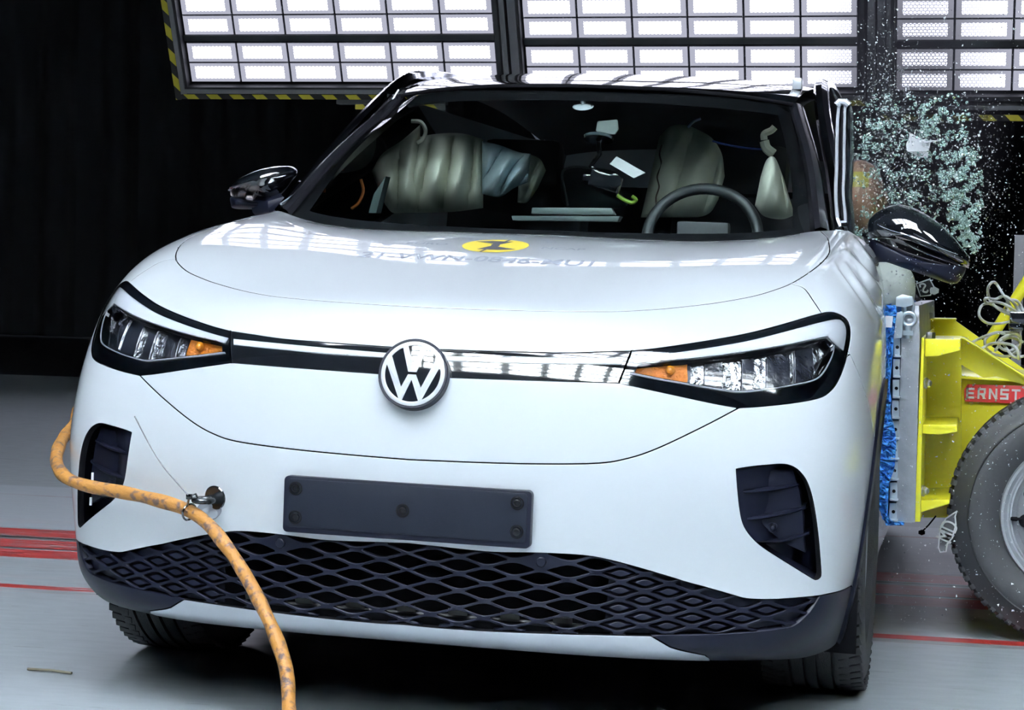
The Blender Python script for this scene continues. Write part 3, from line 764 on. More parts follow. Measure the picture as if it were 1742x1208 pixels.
# roof
RR = [(0,1.69,1.520,.575,1.885,1.497), (0,1.80,1.547,.585,2.0,1.535), (0,2.05,1.588,.60,2.2,1.572), (0,2.4,1.622,.605,2.5,1.596), (0,2.8,1.632,.605,2.85,1.602), (0,3.3,1.622,.60,3.3,1.588), (0,3.8,1.575,.58,3.8,1.535), (0,4.15,1.515,.54,4.12,1.47)]
rows = []
for a, yc, zc, w, ys, zs in RR:
    rows.append(crow([(0, yc, zc), (w*.25, yc+(ys-yc)*.05, zc+(zs-zc)*.04), (w*.5, yc+(ys-yc)*.2, zc+(zs-zc)*.16), (w*.75, yc+(ys-yc)*.52, zc+(zs-zc)*.42), (w*.9, yc+(ys-yc)*.8, zc+(zs-zc)*.72), (w, ys, zs)]))
rg = loft(rows, 40)
roof = MB().grid(rg).build('roof', GLOSS, car)
b = MB(); b.grid([[p+Vector((0, .05, -.03)) for p in r] for r in rg]); b.build('headlining', mat('headlining_cloth', (.015, .016, .018), .9), car)
b = MB(); b.tube([p+Vector((0, -.004, .002)) for p in rg[0]], .006, 8); b.build('roof_seal', MATTE, car)
for s in (1,):
    b = MB(); b.box((.565*s, 2.115, 1.578), (.028, .05, .035)); b.build('rail_foot', SILVER, car, bevel=.006)
# side glass and body sides (the right-hand one in the photo is pushed in by the barrier)
def flank(s, z, y):
    x = .915 if .35 < z < .95 else .90
    x -= max(0, z-.90)*.42+max(0, .35-z)*.15
    x -= .045*max(0, 1-abs(y-1.35)/.35)
    if y > 4.1: x -= .25*((y-4.1)/.45)**2
    if s == 1 and 1.45 < y < 3.4:
        x -= .13*math.sin(PI*(y-1.45)/1.95)**.7*(math.exp(-((z-.62)/.30)**2))
    return x*s
for s in (1, -1):
    NY, NZ = 160, 50; ys = [1.36+3.16*i/NY for i in range(NY+1)]; zs = [.20+.93*j/NZ for j in range(NZ+1)]
    b = MB(); G = []
    for y in ys:
        G.append([Vector((flank(s, z, y), y, z)) for z in zs])
    V = MB()
    for i in range(NY):
        for j in range(NZ):
            cy, cz = (ys[i]+ys[i+1])/2, (zs[j]+zs[j+1])/2
            if (cy-WY-2.77)**2+(cz-WZ)**2 < .40**2: continue
            V.add([G[i][j], G[i+1][j], G[i+1][j+1], G[i][j+1]], [(0, 1, 2, 3)])
    o = V.build('body_side', PAINT, car)
    if s == 1: o['label'] = 'crushed white body side behind the barrier'
    b = MB()
    G = [[Vector((s*(.80-(z-1.12)*.52 if y < 4 else (.80-(z-1.12)*.52)*(1-.25*(y-4)/.4)), y+(z-1.12)*(1.45 if y < 1.5 else -.4 if y > 4.2 else 0), z)) for z in (1.12, 1.22, 1.32, 1.42, 1.50)] for y in ((2.75, 3.0, 3.3, 3.8, 4.3) if s == 1 else (1.42, 1.8, 2.3, 2.8, 3.3, 3.8, 4.3))]
    b.grid(G); b.build('side_glass', GLASS if s == 1 else DGLASS, car)
b = MB(); G = [[Vector((x, 4.52-.25*(abs(x)/.9)**3-max(0, z-1.0)*.75, z)) for x in np.linspace(-1, 1, 15)*(.86 if z < 1.1 else .80-(z-1.12)*.52)] for z in np.linspace(.22, 1.50, 14)]
b.grid(G); b.build('tailgate', PAINT, car)

# door mirrors
def pillow(b, outline, y, thick, back=None, rings=(1, .97, .9, .78, .6, .35, .12), exps=.5, c=None):
    O = [Vector(p) for p in outline]; n = len(O); c = c or sum(O, Vector())/n; vs = []; R = []
    for side in (-1, 1):
        for r in (rings if side == -1 else rings[1:]):
            dd = (thick if side == -1 else (back if back is not None else thick))*(1-r**2.2)**exps
            R.append([c+(p-c)*r+Vector((0, side*dd, 0)) for p in O])
    k = len(rings); order = [R[i] for i in range(k-1, -1, -1)]+R[k:]
    vs = [p for r in order for p in r]; fs = []
    for j in range(len(order)-1):
        for i in range(n): fs.append((j*n+i, j*n+(i+1) % n, (j+1)*n+(i+1) % n, (j+1)*n+i))
    fs += [tuple(range(n))[::-1], tuple(range((len(order)-1)*n, len(order)*n))]
    b.add(vs, fs)
mr = empty('door_mirror'); mr.parent = car; mr['label'] = 'black door mirror knocked askew on the struck side'
ym = 1.42
def om(pts, y=ym): return [cty(x, yy, y) for x, yy in pts]
ZM = lambda L: [(1380+x/3.45, 150+y/3.45) for x, y in L]
b = MB(); pillow(b, om(spline(ZM([(335,785),(345,760),(400,715),(460,690),(520,683),(580,695),(650,725),(730,775),(800,835),(870,915),(925,990),(932,1030),(905,1050),(800,1020),(650,965),(520,905),(400,880),(345,880),(332,830)]), 6, closed=True)), ym, .10, .05)
shR = b.build('mirror_shell', GLOSS, mr)
b = MB(); pillow(b, om(spline(ZM([(335,885),(420,905),(600,975),(800,1035),(905,1050),(880,1120),(830,1150),(700,1110),(540,1055),(420,1015),(380,1020),(345,960)]), 6, closed=True)), ym+.01, .07, .04)
b.build('mirror_base', SATIN, mr)
def onshell(o, px, py, lift=.002):
    d = dcar(px, py).normalized(); loc = None; best = 9
    for q_ in [c for c in o.parent.children if c.name.startswith(('mirror_shell', 'mirror_base'))]:
        me = q_.data; T_ = BVHTree.FromPolygons([v.co for v in me.vertices], [tuple(p.vertices) for p in me.polygons]); h = T_.ray_cast(CAMC, d)
        if h[0] is not None and h[3] < best: loc, best = h[0], h[3]
    return (loc if loc is not None else CAMC+d*(1.4-CAMC.y)/d.y)-d*lift
IND = mat('indicator_clear', (.68, .60, .60), .25, bump=(260, .8))
st = [onshell(shR, *p) for p in spline(ZM([(455,852),(600,900),(760,960),(922,1028)]), 6)]; st2 = [onshell(shR, *p) for p in spline(ZM([(472,896),(600,942),(760,1002),(925,1058)]), 6)]
b = MB(); k = min(len(st), len(st2)); G = [[st[int(i*(len(st)-1)/(k-1))], st2[int(i*(len(st2)-1)/(k-1))]] for i in range(k)]
G = [[g[0]+Vector((0, .012, 0)), g[0], g[1], g[1]+Vector((0, .012, 0))] for g in G]
b.grid(G); b.build('indicator_strip', IND, mr)
b = MB(); b.tube([onshell(shR, *p, .001) for p in spline(ZM([(372,792),(460,830),(560,862),(700,915),(860,975)]), 6)], .0016, 6); b.build('shell_edge', CHROME, mr)
b = MB(); pillow(b, om(spline(ZM([(300,930),(345,900),(430,910),(440,980),(400,1020),(370,1025),(330,1010)]), 6, closed=True), 1.45), 1.45, .04)
b.build('mirror_arm', SATIN, mr)
ml = empty('door_mirror'); ml.parent = car
ZL = lambda L: [(380+x/12.08, 270+y/12.08) for x, y in L]
b = MB(); pillow(b, om(spline(ZL([(130,665),(200,560),(350,430),(550,330),(800,230),(1050,170),(1300,150),(1420,165),(1510,230),(1500,330),(1400,450),(1250,650),(1050,800),(700,740),(400,700)]), 4, closed=True), 1.5), 1.5, .09, .05)
shL = b.build('mirror_shell', GLOSS, ml)
b = MB(); pillow(b, om(spline(ZL([(200,770),(600,830),(900,900),(960,960),(880,1020),(600,1040),(250,1030),(190,950)]), 4, closed=True), 1.51), 1.51, .06, .04)
b.build('mirror_base', SATIN, ml)
up_ = [onshell(shL, *p) for p in spline(ZL([(140,668),(300,690),(500,712),(715,742)]), 3)]; lo_ = [onshell(shL, *p) for p in spline(ZL([(150,760),(300,785),(500,805),(640,830)]), 3)]
k = min(len(up_), len(lo_)); G = [[up_[int(i*(len(up_)-1)/(k-1))], lo_[int(i*(len(lo_)-1)/(k-1))]] for i in range(k)]
b = MB(); b.grid([[g[0]+Vector((0, .012, 0)), g[0], g[1], g[1]+Vector((0, .012, 0))] for g in G]); b.build('indicator_strip', IND, ml)
b = MB(); b.tube([cty(440, 350, 1.5), cty(462, 352, 1.48), cty(480, 345, 1.5)], .03, 10); b.build('mirror_arm', SATIN, ml)

# the struck front door: its window frame has sprung out, its skin is folded
dr = empty('front_door'); dr.parent = car; dr['label'] = 'front door sprung and folded by the barrier'
ZD = lambda L: [(1300+x/3.775, 100+y/3.775) for x, y in L]
for nm, L, w, m in (('window_frame', [(487,285),(478,330),(470,450),(466,700),(462,800),(462,900),(468,1000),(480,1090)], .0055, SILVER), ('window_seal', [(507,290),(500,450),(497,700),(492,850),(500,950),(508,1090)], .0045, MATTE),
                    ('outer_frame', [(522,285),(518,330),(515,450),(512,700),(507,820),(510,900),(520,1000),(525,1110)], .0050, CHROME if False else SILVER), ('outer_trim', [(540,300),(545,500),(540,750),(535,870),(545,960),(555,1120)], .0055, GLOSS)):
    p = [cty(*q, 1.40) for q in ZD(spline(L, 8))]
    b = MB(); G = [[a+Vector((dx*w*1.15, dy, 0)) for dx, dy in ((-1, .10), (-1, .01), (-.6, -.006), (.6, -.006), (1, .01), (1, .10))] for a in p]
    b.grid(G); b.build(nm, m, dr)
b = MB(); p = [cty(*q, 1.395) for q in ZD([(468,300),(487,278),(520,278),(545,300)])]; b.tube(p, .010, 10); b.build('frame_corner', SILVER, dr)
# folded skin between fender and barrier
ZF = lambda x, y: (1280+x/4.646, 360+y/4.646)
rowsP = [[(655,140,1.36),(715,150,1.36),(760,175,1.38),(800,200,1.42)],
         [(690,250,1.37),(735,260,1.33),(790,250,1.40),(845,240,1.38)],
         [(735,360,1.36),(780,370,1.30),(830,350,1.40),(885,320,1.36)],
         [(800,430,1.37),(850,450,1.31),(900,430,1.42),(940,420,1.36)],
         [(870,500,1.37),(920,540,1.32),(960,520,1.42),(985,500,1.36)],
         [(940,600,1.37),(975,640,1.33),(1005,640,1.40),(1015,590,1.37)],
         [(960,760,1.38),(990,780,1.36),(1010,780,1.40),(1025,720,1.38)],
         [(965,900,1.38),(990,920,1.36),(1010,930,1.40),(1030,880,1.38)]]
rw = [[cty(*ZF(x, y), d) for x, y, d in r] for r in rowsP]
g1 = loft(rw, 40); g2 = loft([list(c) for c in zip(*g1)], 16)
MB().grid(g2).build('folded_skin', PAINT, dr, solid=.002)

# ------------------------------------------------------------------ interior
b = MB()
G = [[p+Vector((0, dy, dz)) for p in crow([(0, 1.12, 1.065), (.3, 1.15, 1.065), (.55, 1.24, 1.07), (.70, 1.34, 1.07)], 21)] for dy, dz in ((0, 0), (.12, .01), (.30, .0), (.45, -.03), (.50, -.12), (.52, -.4))]
b.grid(G); b.build('dashboard', DASH, car)
def onp(px, py, y): return cty(px, py, y)
b = MB(); b.prism([onp(*q, 1.50) for q in ((870,367),(1055,368),(1050,377),(872,375))], (0, .05, 0)); b.prism([onp(*q, 1.62) for q in ((905,353),(1040,354),(1047,366),(903,364))], (0, .02, .0)); b.build('display_screens', mat('screen_grey', (.07, .09, .09), .4), car, bevel=.002)
sw = empty('steering_wheel'); sw.parent = car
c = onp(1195, 392, 1.85); rad = .150
U = Vector((1, 0, 0)); Wv = Vector((0, .35, .94)).normalized()
ring = [c+Vector((0, 0, -.02))+U*(rad*1.06*math.cos(a))+Wv*(rad*math.sin(a)) for a in np.linspace(0, 2*PI, 49)[:-1]]
b = MB(); b.tube(ring, .0165, 12, closed=True); b.build('rim', mat('leather_grey', (.02, .023, .026), .6), sw)
b = MB(); b.box(c+Vector((0, .02, -.03)), (.15, .05, .11)); b.box(c+Vector((0, .02, -.03)), (.28, .02, .035)); b.build('hub', DASH, sw, bevel=.015)
def bag(name, top, bot, y, D, lobes, m, parent, na=44, nb=26, skew=0, ph=0., lab=None, mod=.45, ydrift=0):
    T = spline(top, 2); B = spline(bot, 2)
    def at(L, t): k = t*(len(L)-1); i = min(int(k), len(L)-2); f = k-i; return (L[i][0]*(1-f)+L[i+1][0]*f, L[i][1]*(1-f)+L[i+1][1]*f)
    fr = []; bk = []
    for i in range(na+1):
        a = i/na; t0 = at(T, a); b0 = at(B, a); r = []; r2 = []
        for j in range(nb+1):
            t = j/nb; px = t0[0]*(1-t)+b0[0]*t+skew*math.sin(PI*t); py = t0[1]*(1-t)+b0[1]*t
            e = (max(0, math.sin(PI*t))**.45)*(max(0, math.sin(PI*a))**.35)
            l = (1-mod)+mod*abs(math.sin(PI*(a*lobes+ph*t)))**.7
            l += .05*math.sin(9*t+7*a)*math.sin(13*a+3)
            yy = y+ydrift*a
            r.append(onp(px, py, yy-D*e*l)); r2.append(onp(px, py, yy+D*.5*e))
        fr.append(r); bk.append(r2)
    mb = MB(); mb.grid(fr); mb.grid(bk, flip=True); o = mb.build(name, m, parent)
    if lab: o['label'] = lab
    return o
bag('airbag', [(632,292),(650,262),(682,240),(715,212)], [(655,348),(668,362),(690,362),(712,360)], 2.02, .16, 1.6, BAG, car, ph=.3, lab='beige side airbag with a hooked upper edge', mod=.5)
bag('airbag', [(700,236),(740,228),(785,227),(822,237)], [(676,362),(730,362),(775,360),(822,354)], 2.06, .20, 3.4, BAG, car, ph=.25, lab='beige pleated airbag over the passenger side', mod=.45)
bag('passenger_clothing', [(820,240),(850,247),(880,258),(903,262)], [(820,330),(850,335),(875,320),(898,310)], 1.98, .12, 2.2, CLOTH, car, ph=1.3, mod=.6, lab='pale blue cloth behind the pleated airbag')
bag('airbag', [(885,262),(905,264),(920,272),(929,290)], [(880,345),(895,345),(905,335),(915,320)], 2.12, .10, 1, BAG, car, lab='small beige airbag in the middle of the cabin')
bag('airbag', [(1122,232),(1140,215),(1162,212),(1190,222),(1212,236),(1228,262),(1233,300)], [(1090,370),(1125,370),(1150,370),(1175,370),(1195,368),(1210,360),(1222,340)], 2.16, .13, 2.6, BAG, car, ph=.15, mod=.35, lab='tall beige airbag standing behind the steering wheel')
bag('airbag', [(1294,300),(1304,272),(1318,268),(1332,300)], [(1284,350),(1300,368),(1330,373),(1352,366)], 1.85, .10, 1.2, BAG, car, lab='beige airbag beside the struck pillar')
b = MB(); pillow(b, [onp(*q, 1.78) for q in spline([(1474,480),(1482,455),(1505,444),(1530,447),(1549,460),(1557,482),(1554,515),(1535,545),(1500,550),(1478,530)], 4, closed=True)], 1.78, .09); o = b.build('airbag', mat('bag_grey', (.42, .46, .42), .7, bump=(20, .3)), car); o['label'] = 'grey green bag bulging out under the askew mirror'
b = MB(); b.tube([onp(*q, 1.9) for q in spline([(700,206),(716,208),(724,222),(720,236),(710,243)], 3)], .006, 8); b.build('airbag_tether', BAG, car)
b = MB(); b.tube([onp(*q, 1.9) for q in spline([(1300,238),(1300,228),(1312,222),(1318,216)], 3)], .010, 8); b.tube([onp(*q, 1.9) for q in spline([(1300,240),(1304,252),(1316,262)], 3)], .014, 8); b.build('airbag_hook', BAG, car)
# seam stitched down the tall airbag
b = MB(); b.tube([onp(*q, 2.07) for q in spline([(1126,246),(1122,262),(1125,280),(1118,300),(1121,318),(1116,336),(1117,355)], 3)], .0025, 6); b.build('airbag_seam', mat('seam_brown', (.10, .07, .05), .8), car)
# sensor rig, head rests, loose paper
b = MB(); pillow(b, [onp(*q, 2.5) for q in spline([(956,295),(965,285),(990,283),(1040,290),(1052,300),(1058,330),(1062,352),(965,352)], 4, closed=True)], 2.5, .03); b.build('seat_back', mat('seat_grey', (.10, .13, .14), .5), car)
b = MB(); b.tube([onp(*q, 2.46) for q in spline([(966,350),(960,320),(956,298),(963,287),(985,284),(1040,291)], 4)], .004, 8); b.build('seat_edge', mat('edge_pale', (.45, .5, .5), .5), car)
rg_ = empty('camera_rig'); rg_.parent = car
b = MB(); p = onp(1018, 238, 1.62); b.lathe([(.0001, 0), (.040, .0), (.042, .008), (.030, .014), (.012, .022), (.0001, .024)], p, (0, .3, 1), 28); b.build('suction_cup', mat('cup_clear', (.06, .08, .09), .15, coat=1), rg_)
b = MB(); b.tube([p, onp(1020, 262, 1.64), onp(1005, 283, 1.66), onp(1025, 300, 1.66)], .007, 8); b.build('arm', GLOSS, rg_)
b = MB(); b.box(onp(1030, 309, 1.66), (.085, .05, .045), Matrix.Rotation(.25, 3, 'Y')); b.box(onp(1000, 303, 1.66), (.025, .03, .02)); b.lathe([(.018, 0), (.02, .03), (.001, .03)], onp(1048, 308, 1.64), (0, -1, 0), 20); b.build('camera_body', GLOSS, rg_, bevel=.004)
b = MB(); b.prism([onp(*q, 1.70) for q in ((1016,206),(1050,203),(1052,220),(1046,229),(1012,228))], (0, .012, 0)); b.build('mirror_cover', mat('rear_mirror_grey', (.30, .34, .33), .5), car, bevel=.004)
b = MB(); b.prism([onp(*q, 1.56) for q in ((1037,279),(1049,266),(1098,294),(1078,303))], (0, .0015, 0)); o = b.build('paper_label', WHITE, car); o['label'] = 'white paper label on the windscreen'
b = MB(); b.lathe([(.03, 0), (.024, .006), (.008, .009), (.008, .02), (.0001, .021)], onp(992, 181, 1.66), (0, -.5, 1), 24); b.build('rain_sensor', mat('sensor_clear', (.45, .48, .52), .3), car)
b = MB(); b.tube([onp(*q, 1.9) for q in spline([(614,305),(618,325),(610,345),(598,355)], 3)], .0045, 8); b.build('orange_cord', mat('orange_cord', (.75, .22, .04), .5), car)
b = MB(); b.tube([onp(*q, 1.9) for q in spline([(1170,217),(1180,207),(1192,202)], 3)], .004, 8); b.build('blue_cord', mat('blue_white', (.35, .45, .75), .5), car)
b = MB(); b.tube([onp(*q, 2.0) for q in spline([(1212,240),(1240,247),(1270,252),(1298,254)], 3)], .003, 6); b.build('sensor_lead', mat('blue_lead', (.05, .08, .4), .5), car)
b = MB(); b.tube([onp(*q, 1.95) for q in spline([(1050,332),(1062,340),(1075,345),(1082,340),(1075,334)], 3)], .006, 8); b.build('green_cable_tie', mat('tie_green', (.30, .48, .05), .5), car)
b = MB(); b.prism([onp(*q, 1.58) for q in ((627,362),(636,330),(656,300),(640,362))], (0, .05, 0)); b.build('side_trim', mat('trim_teal', (.03, .05, .05), .6), car)
b = MB(); b.tube([ctx(px, py, -.735+.15*t) for (px, py), t in zip([(478,347),(520,318),(560,290),(600,258),(625,235),(645,215),(662,190),(669,168),(678,153)], (0, .15, .3, .45, .6, .7, .82, .92, 1.))], .0035, 8); b.build('pillar_glint', mat('glint_silver', (.6, .66, .7), .2, metal=.6), car)  # bright tube standing in for the reflection along the left pillar
b = MB(); b.box((0, 3.2, .95), (1.3, .1, .7)); b.box((0, 2.6, .6), (1.5, 2.2, .05)); 
b.build('cabin_floor', MATTE, car)
# seats: dark shapes behind the bags
for s in (-1, 1):
    b = MB()
    b.box((.37*s, 2.55, .95), (.46, .14, .62), Matrix.Rotation(-.25, 3, 'X')); b.box((.37*s, 2.30, .62), (.48, .50, .16)); b.build('front_seat', mat('seat_cloth', (.018, .019, .022), .85), car, bevel=.04)
    b = MB(); b.box((.37*s, 2.66, 1.34), (.26, .09, .17), Matrix.Rotation(-.2, 3, 'X')); b.build('head_rest', MATS['seat_cloth'], car, bevel=.03)

# ------------------------------------------------------------------ writing on the bonnet
def drape(name, pts2, tris, m, parent, cx, cy, rot, off=.0006):
    """2-d shapes laid on the bonnet around (cx, cy), x to the car's left, y rearwards."""
    V = []; keep = {}
    for i, (x, y) in enumerate(pts2):
        X = cx+x*math.cos(rot)-y*math.sin(rot); Y = cy+x*math.sin(rot)+y*math.cos(rot)
        loc, n, idx, d = SB.ray_cast(Vector((X, Y, 3)), Vector((0, 0, -1)))
        if loc is None: loc, n = Vector((X, Y, 1)), Vector((0, 0, 1))
        if n.z < 0: n = -n
        V.append(loc+n*off)
    me = bpy.data.meshes.new(name); me.from_pydata([tuple(v) for v in V], [], tris); return link(name, me, m, parent)
def fan(poly): 
    from mathutils.geometry import tessellate_polygon
    return [tuple(t) for t in tessellate_polygon([[Vector((x, y, 0)) for x, y in poly]])]
def disc2(rx, ry, n=64, rings=6):
    P = [(0, 0)]; F_ = []
    for r in range(1, rings+1):
        for k in range(n): P.append((rx*r/rings*math.cos(2*PI*k/n), ry*r/rings*math.sin(2*PI*k/n)))
    for k in range(n): F_.append((0, 1+k, 1+(k+1) % n))
    for r in range(rings-1):
        for k in range(n): a = 1+r*n; F_ += [(a+k, a+n+k, a+n+(k+1) % n, a+(k+1) % n)]
    return P, F_
def subdiv2(poly, h=.01):
    V, T_ = cdt([(poly, 1)], (h, h), (min(p[0] for p in poly), max(p[0] for p in poly), min(p[1] for p in poly), max(p[1] for p in poly)))
    C_ = np.array([(V[a]+V[b]+V[c])/3 for a, b, c in T_]); return [tuple(v) for v in V], [T_[i] for i in np.nonzero(inside(poly, C_))[0]]
ec = ctx(843, 418, 0.0)
HY = .705; HX = .0
loc = SB.ray_cast(CAMC, dcar(843, 418).normalized())[0]; HX, HY = loc.x, loc.y
badge = empty('safety_badge'); badge.parent = car; badge['label'] = 'yellow and black round badge on the bonnet'
P, F_ = disc2(.0785, .092); drape('badge_disc', P, F_, mat('badge_yellow', (.72, .56, .06), .45), badge, HX, HY, 0, .0008)
sq = .105
for poly in ([(-.060,.045),(-.020,.062),(.030,.060),(.008,.012),(.010,-.002),(-.012,.002),(-.010,.020)], [(.060,-.045),(.020,-.062),(-.030,-.060),(-.008,-.012),(-.010,.002),(.012,-.002),(.010,-.020)],
             [(.012,.092),(.018,.091),(.004,.0),(-.012,-.092),(-.018,-.091),(-.004,0)]):
    P, F_ = subdiv2(poly); drape('badge_mark', P, F_, BLKP, badge, HX, HY, 0, .0014)
def text2(body, size, sx=1, bold=.0):
    cu = bpy.data.curves.new('t', 'FONT'); cu.body = body; cu.size = size; cu.align_x = 'CENTER'; cu.align_y = 'CENTER'; cu.resolution_u = 3; cu.offset = bold
    t = bpy.data.objects.new('t', cu); COL.objects.link(t); dg = bpy.context.evaluated_depsgraph_get(); dg.update()
    me = bpy.data.meshes.new_from_object(t.evaluated_get(dg)); bpy.data.objects.remove(t)
    P = [(v.co.x*sx, v.co.y) for v in me.vertices]; F_ = [tuple(p.vertices) for p in me.polygons]; bpy.data.meshes.remove(me); return P, F_
P, F_ = text2('21-VWN-0846-MU1', .080, .84, .001)
loc = SB.ray_cast(CAMC, dcar(812, 441).normalized())[0]
drape('test_number', P, F_, mat('number_grey', (.25, .27, .31), .5), car, loc.x, loc.y, 0, .0008)
wd = 'FOR SAFER CARS'
for body, a0, a1, rr in (('FOR SAFER CARS', 150, 28, .135), ('EURO', 205, 172, .0), ('NCAP', 8, -25, .0)):
    if rr == 0: continue
    vs = []; fs = []
    for i, chn in enumerate(body):
        if chn == ' ': continue
        a = math.radians(a0+(a1-a0)*i/(len(body)-1)); P, F_ = text2(chn, .034, 1.0, .0006)
        n = len(vs); 
        for x, y in P:
            X = x*1.0; Y = y
            rx = rr*.98; ry = rr*1.30
            vs.append((rx*math.cos(a)+X*math.sin(a)+Y*math.cos(a), ry*math.sin(a)-X*math.cos(a)*1.0+Y*math.sin(a)*1.3))
        fs += [tuple(k+n for k in f) for f in F_]
    drape('badge_lettering', vs, fs, mat('number_grey', (.22, .24, .28), .5), badge, HX, HY, 0, .0008)
for body, dx in (('EURO', -.165), ('NCAP', .165)):
    P, F_ = text2(body, .036, 1.1, .0006); drape('badge_lettering', P, F_, MATS['number_grey'], badge, HX+dx, HY-.01, 0, .0008)

# ------------------------------------------------------------------ towing eye
te = empty('towing_eye'); te.parent = car
u, v = pu(366, 850); P, N = SE(u, v); P = Vector(P[0]); N = Vector(N[0])
b = MB(); b.lathe([(.0001, .001), (.019, .001), (.024, .0025), (.026, .001), (.026, -.004)], P+Vector((0, 0, .004)), N, 36); b.build('recess', GLOSS, te)
d = (cty(345, 851, P.y-.055)-P); d.normalize()
b = MB(); b.tube([P+Vector((.0, .01, -.0)), P+d*.03], .010, 14); q = P+d*.052; a1 = Vector((d.x, d.y, 0)).normalized(); a2 = Vector((-a1.y, a1.x, .0)); 
b.tube([q+(a1*math.cos(t)*1.15+a2*math.sin(t))*.019 for t in np.linspace(0, 2*PI, 33)[:-1]], .0065, 12, closed=True); b.build('eye', mat('eye_dark', (.04, .042, .045), .2, metal=.8), te)
b = MB(); cc = P+Vector((-.008, -.012, -.030)); b.lathe([(.0001, .0), (.018, .001), (.024, .006), (.026, .012)], cc, (.2, -.6, .75), 28); b.build('eye_cap', mat('cap_clear', (.35, .38, .42), .12, coat=1), te)
EYE = M @ (q+a1*.019)

# ------------------------------------------------------------------ the hall
def fmat():
    m = mat('hall_floor', (.34, .38, .40), .33); nt = m.node_tree; b = nt.nodes['Principled BSDF']
    tc = nt.nodes.new('ShaderNodeTexCoord'); sx = nt.nodes.new('ShaderNodeSeparateXYZ'); nt.links.new(tc.outputs['Object'], sx.inputs[0])
    def nz(scale, vec=(1, 1, 1), det=6):
        mp = nt.nodes.new('ShaderNodeMapping'); mp.inputs['Scale'].default_value = vec; nt.links.new(tc.outputs['Object'], mp.inputs[0])
        n = nt.nodes.new('ShaderNodeTexNoise'); n.inputs['Scale'].default_value = scale; n.inputs['Detail'].default_value = det; nt.links.new(mp.outputs[0], n.inputs[0]); return n.outputs['Fac']
    def mth(op, a, c, d=None):
        n = nt.nodes.new('ShaderNodeMath'); n.operation = op
        for i, v in enumerate((a, c, d)):
            if v is None: continue
            if isinstance(v, (int, float)): n.inputs[i].default_value = v
            else: nt.links.new(v, n.inputs[i])
        return n.outputs[0]
    def mix(f, a, c):
        n = nt.nodes.new('ShaderNodeMix'); n.data_type = 'RGBA'
        if isinstance(f, (int, float)): n.inputs[0].default_value = f
        else: nt.links.new(f, n.inputs[0])
        for i, v in ((6, a), (7, c)):
            if isinstance(v, tuple): n.inputs[i].default_value = (*v, 1)
            else: nt.links.new(v, n.inputs[i])
        return n.outputs[2]
    big = nz(1.3); fine = nz(9, (1, 3, 1)); wear = nz(7, (.35, 9, 1), 8); Y = sx.outputs['Y']; X = sx.outputs['X']
    col = mix(mth('MULTIPLY', big, .9), (.33, .37, .39), (.42, .46, .48)); col = mix(mth('MULTIPLY', fine, .35), col, (.24, .26, .27))
    def band(y0, y1, c, keep=.5, w=1.0):
        nonlocal col
        a = mth('GREATER_THAN', Y, y0); e = mth('LESS_THAN', Y, y1); f = mth('MULTIPLY', a, e)
        ok = mth('GREATER_THAN', mth('ADD', wear, mth('MULTIPLY', X, .03)), keep); f = mth('MULTIPLY', mth('MULTIPLY', f, ok), w)
        col = mix(f, col, c)
    R_ = (.42, .035, .03)
    band(2.93, 4.25, (.52, .56, .60), 0, .7)
    band(3.90, 3.935, (.30, .12, .12), .44, .6)
    band(2.70, 2.90, R_, .36); band(2.42, 2.62, R_, .36); band(2.20, 2.38, R_, .34)
    band(2.62, 2.70, (.20, .20, .20), 0); band(2.655, 2.685, (.01, .01, .01), 0); band(2.40, 2.42, (.02, .01, .01), 0)
    band(1.59, 1.66, R_, .36); band(1.535, 1.59, (.16, .15, .14), .5, .6); band(1.53, 1.535, (.45, .30, .28), .4, .6)
    f = mth('GREATER_THAN', Y, 12.5); col = mix(f, col, (.012, .012, .014))  # far floor coloured near black, imitating the lack of light there
    scuff = mth('GREATER_THAN', nz(3.1, (1.0, 6, 1), 9), .67); col = mix(mth('MULTIPLY', scuff, .35), col, (.12, .12, .13))
    nt.links.new(col, b.inputs['Base Color'])
    r = nt.nodes.new('ShaderNodeMapRange'); nt.links.new(fine, r.inputs[0]); r.inputs[3].default_value = .26; r.inputs[4].default_value = .48; nt.links.new(r.outputs[0], b.inputs['Roughness'])
    return m
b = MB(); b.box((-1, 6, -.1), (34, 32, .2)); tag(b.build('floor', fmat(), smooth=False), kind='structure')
CURT = mat('black_curtain', (.015, .016, .020), .9)
b = MB(); G = [[(-18+.06*i, 21.0+.05*math.sin(i*.9)+.05*math.sin(i*.37+1), z) for z in (0.02, 3, 9)] for i in range(567)]
b.grid(G); tag(b.build('wall_back', CURT), kind='structure')
for nm, x in (('wall_left', -17.9), ('wall_right', 15.9)):
    b = MB(); b.box((x, 6, 4.5), (.2, 32, 9)); tag(b.build(nm, CURT, smooth=False), kind='structure')
b = MB(); b.box((-1, 6, 9.1), (34, 32, .2)); tag(b.build('ceiling', CURT, smooth=False), kind='structure')
b = MB(); b.box((-1, -9.9, 4.5), (34, .2, 9)); tag(b.build('wall_front', CURT, smooth=False), kind='structure')

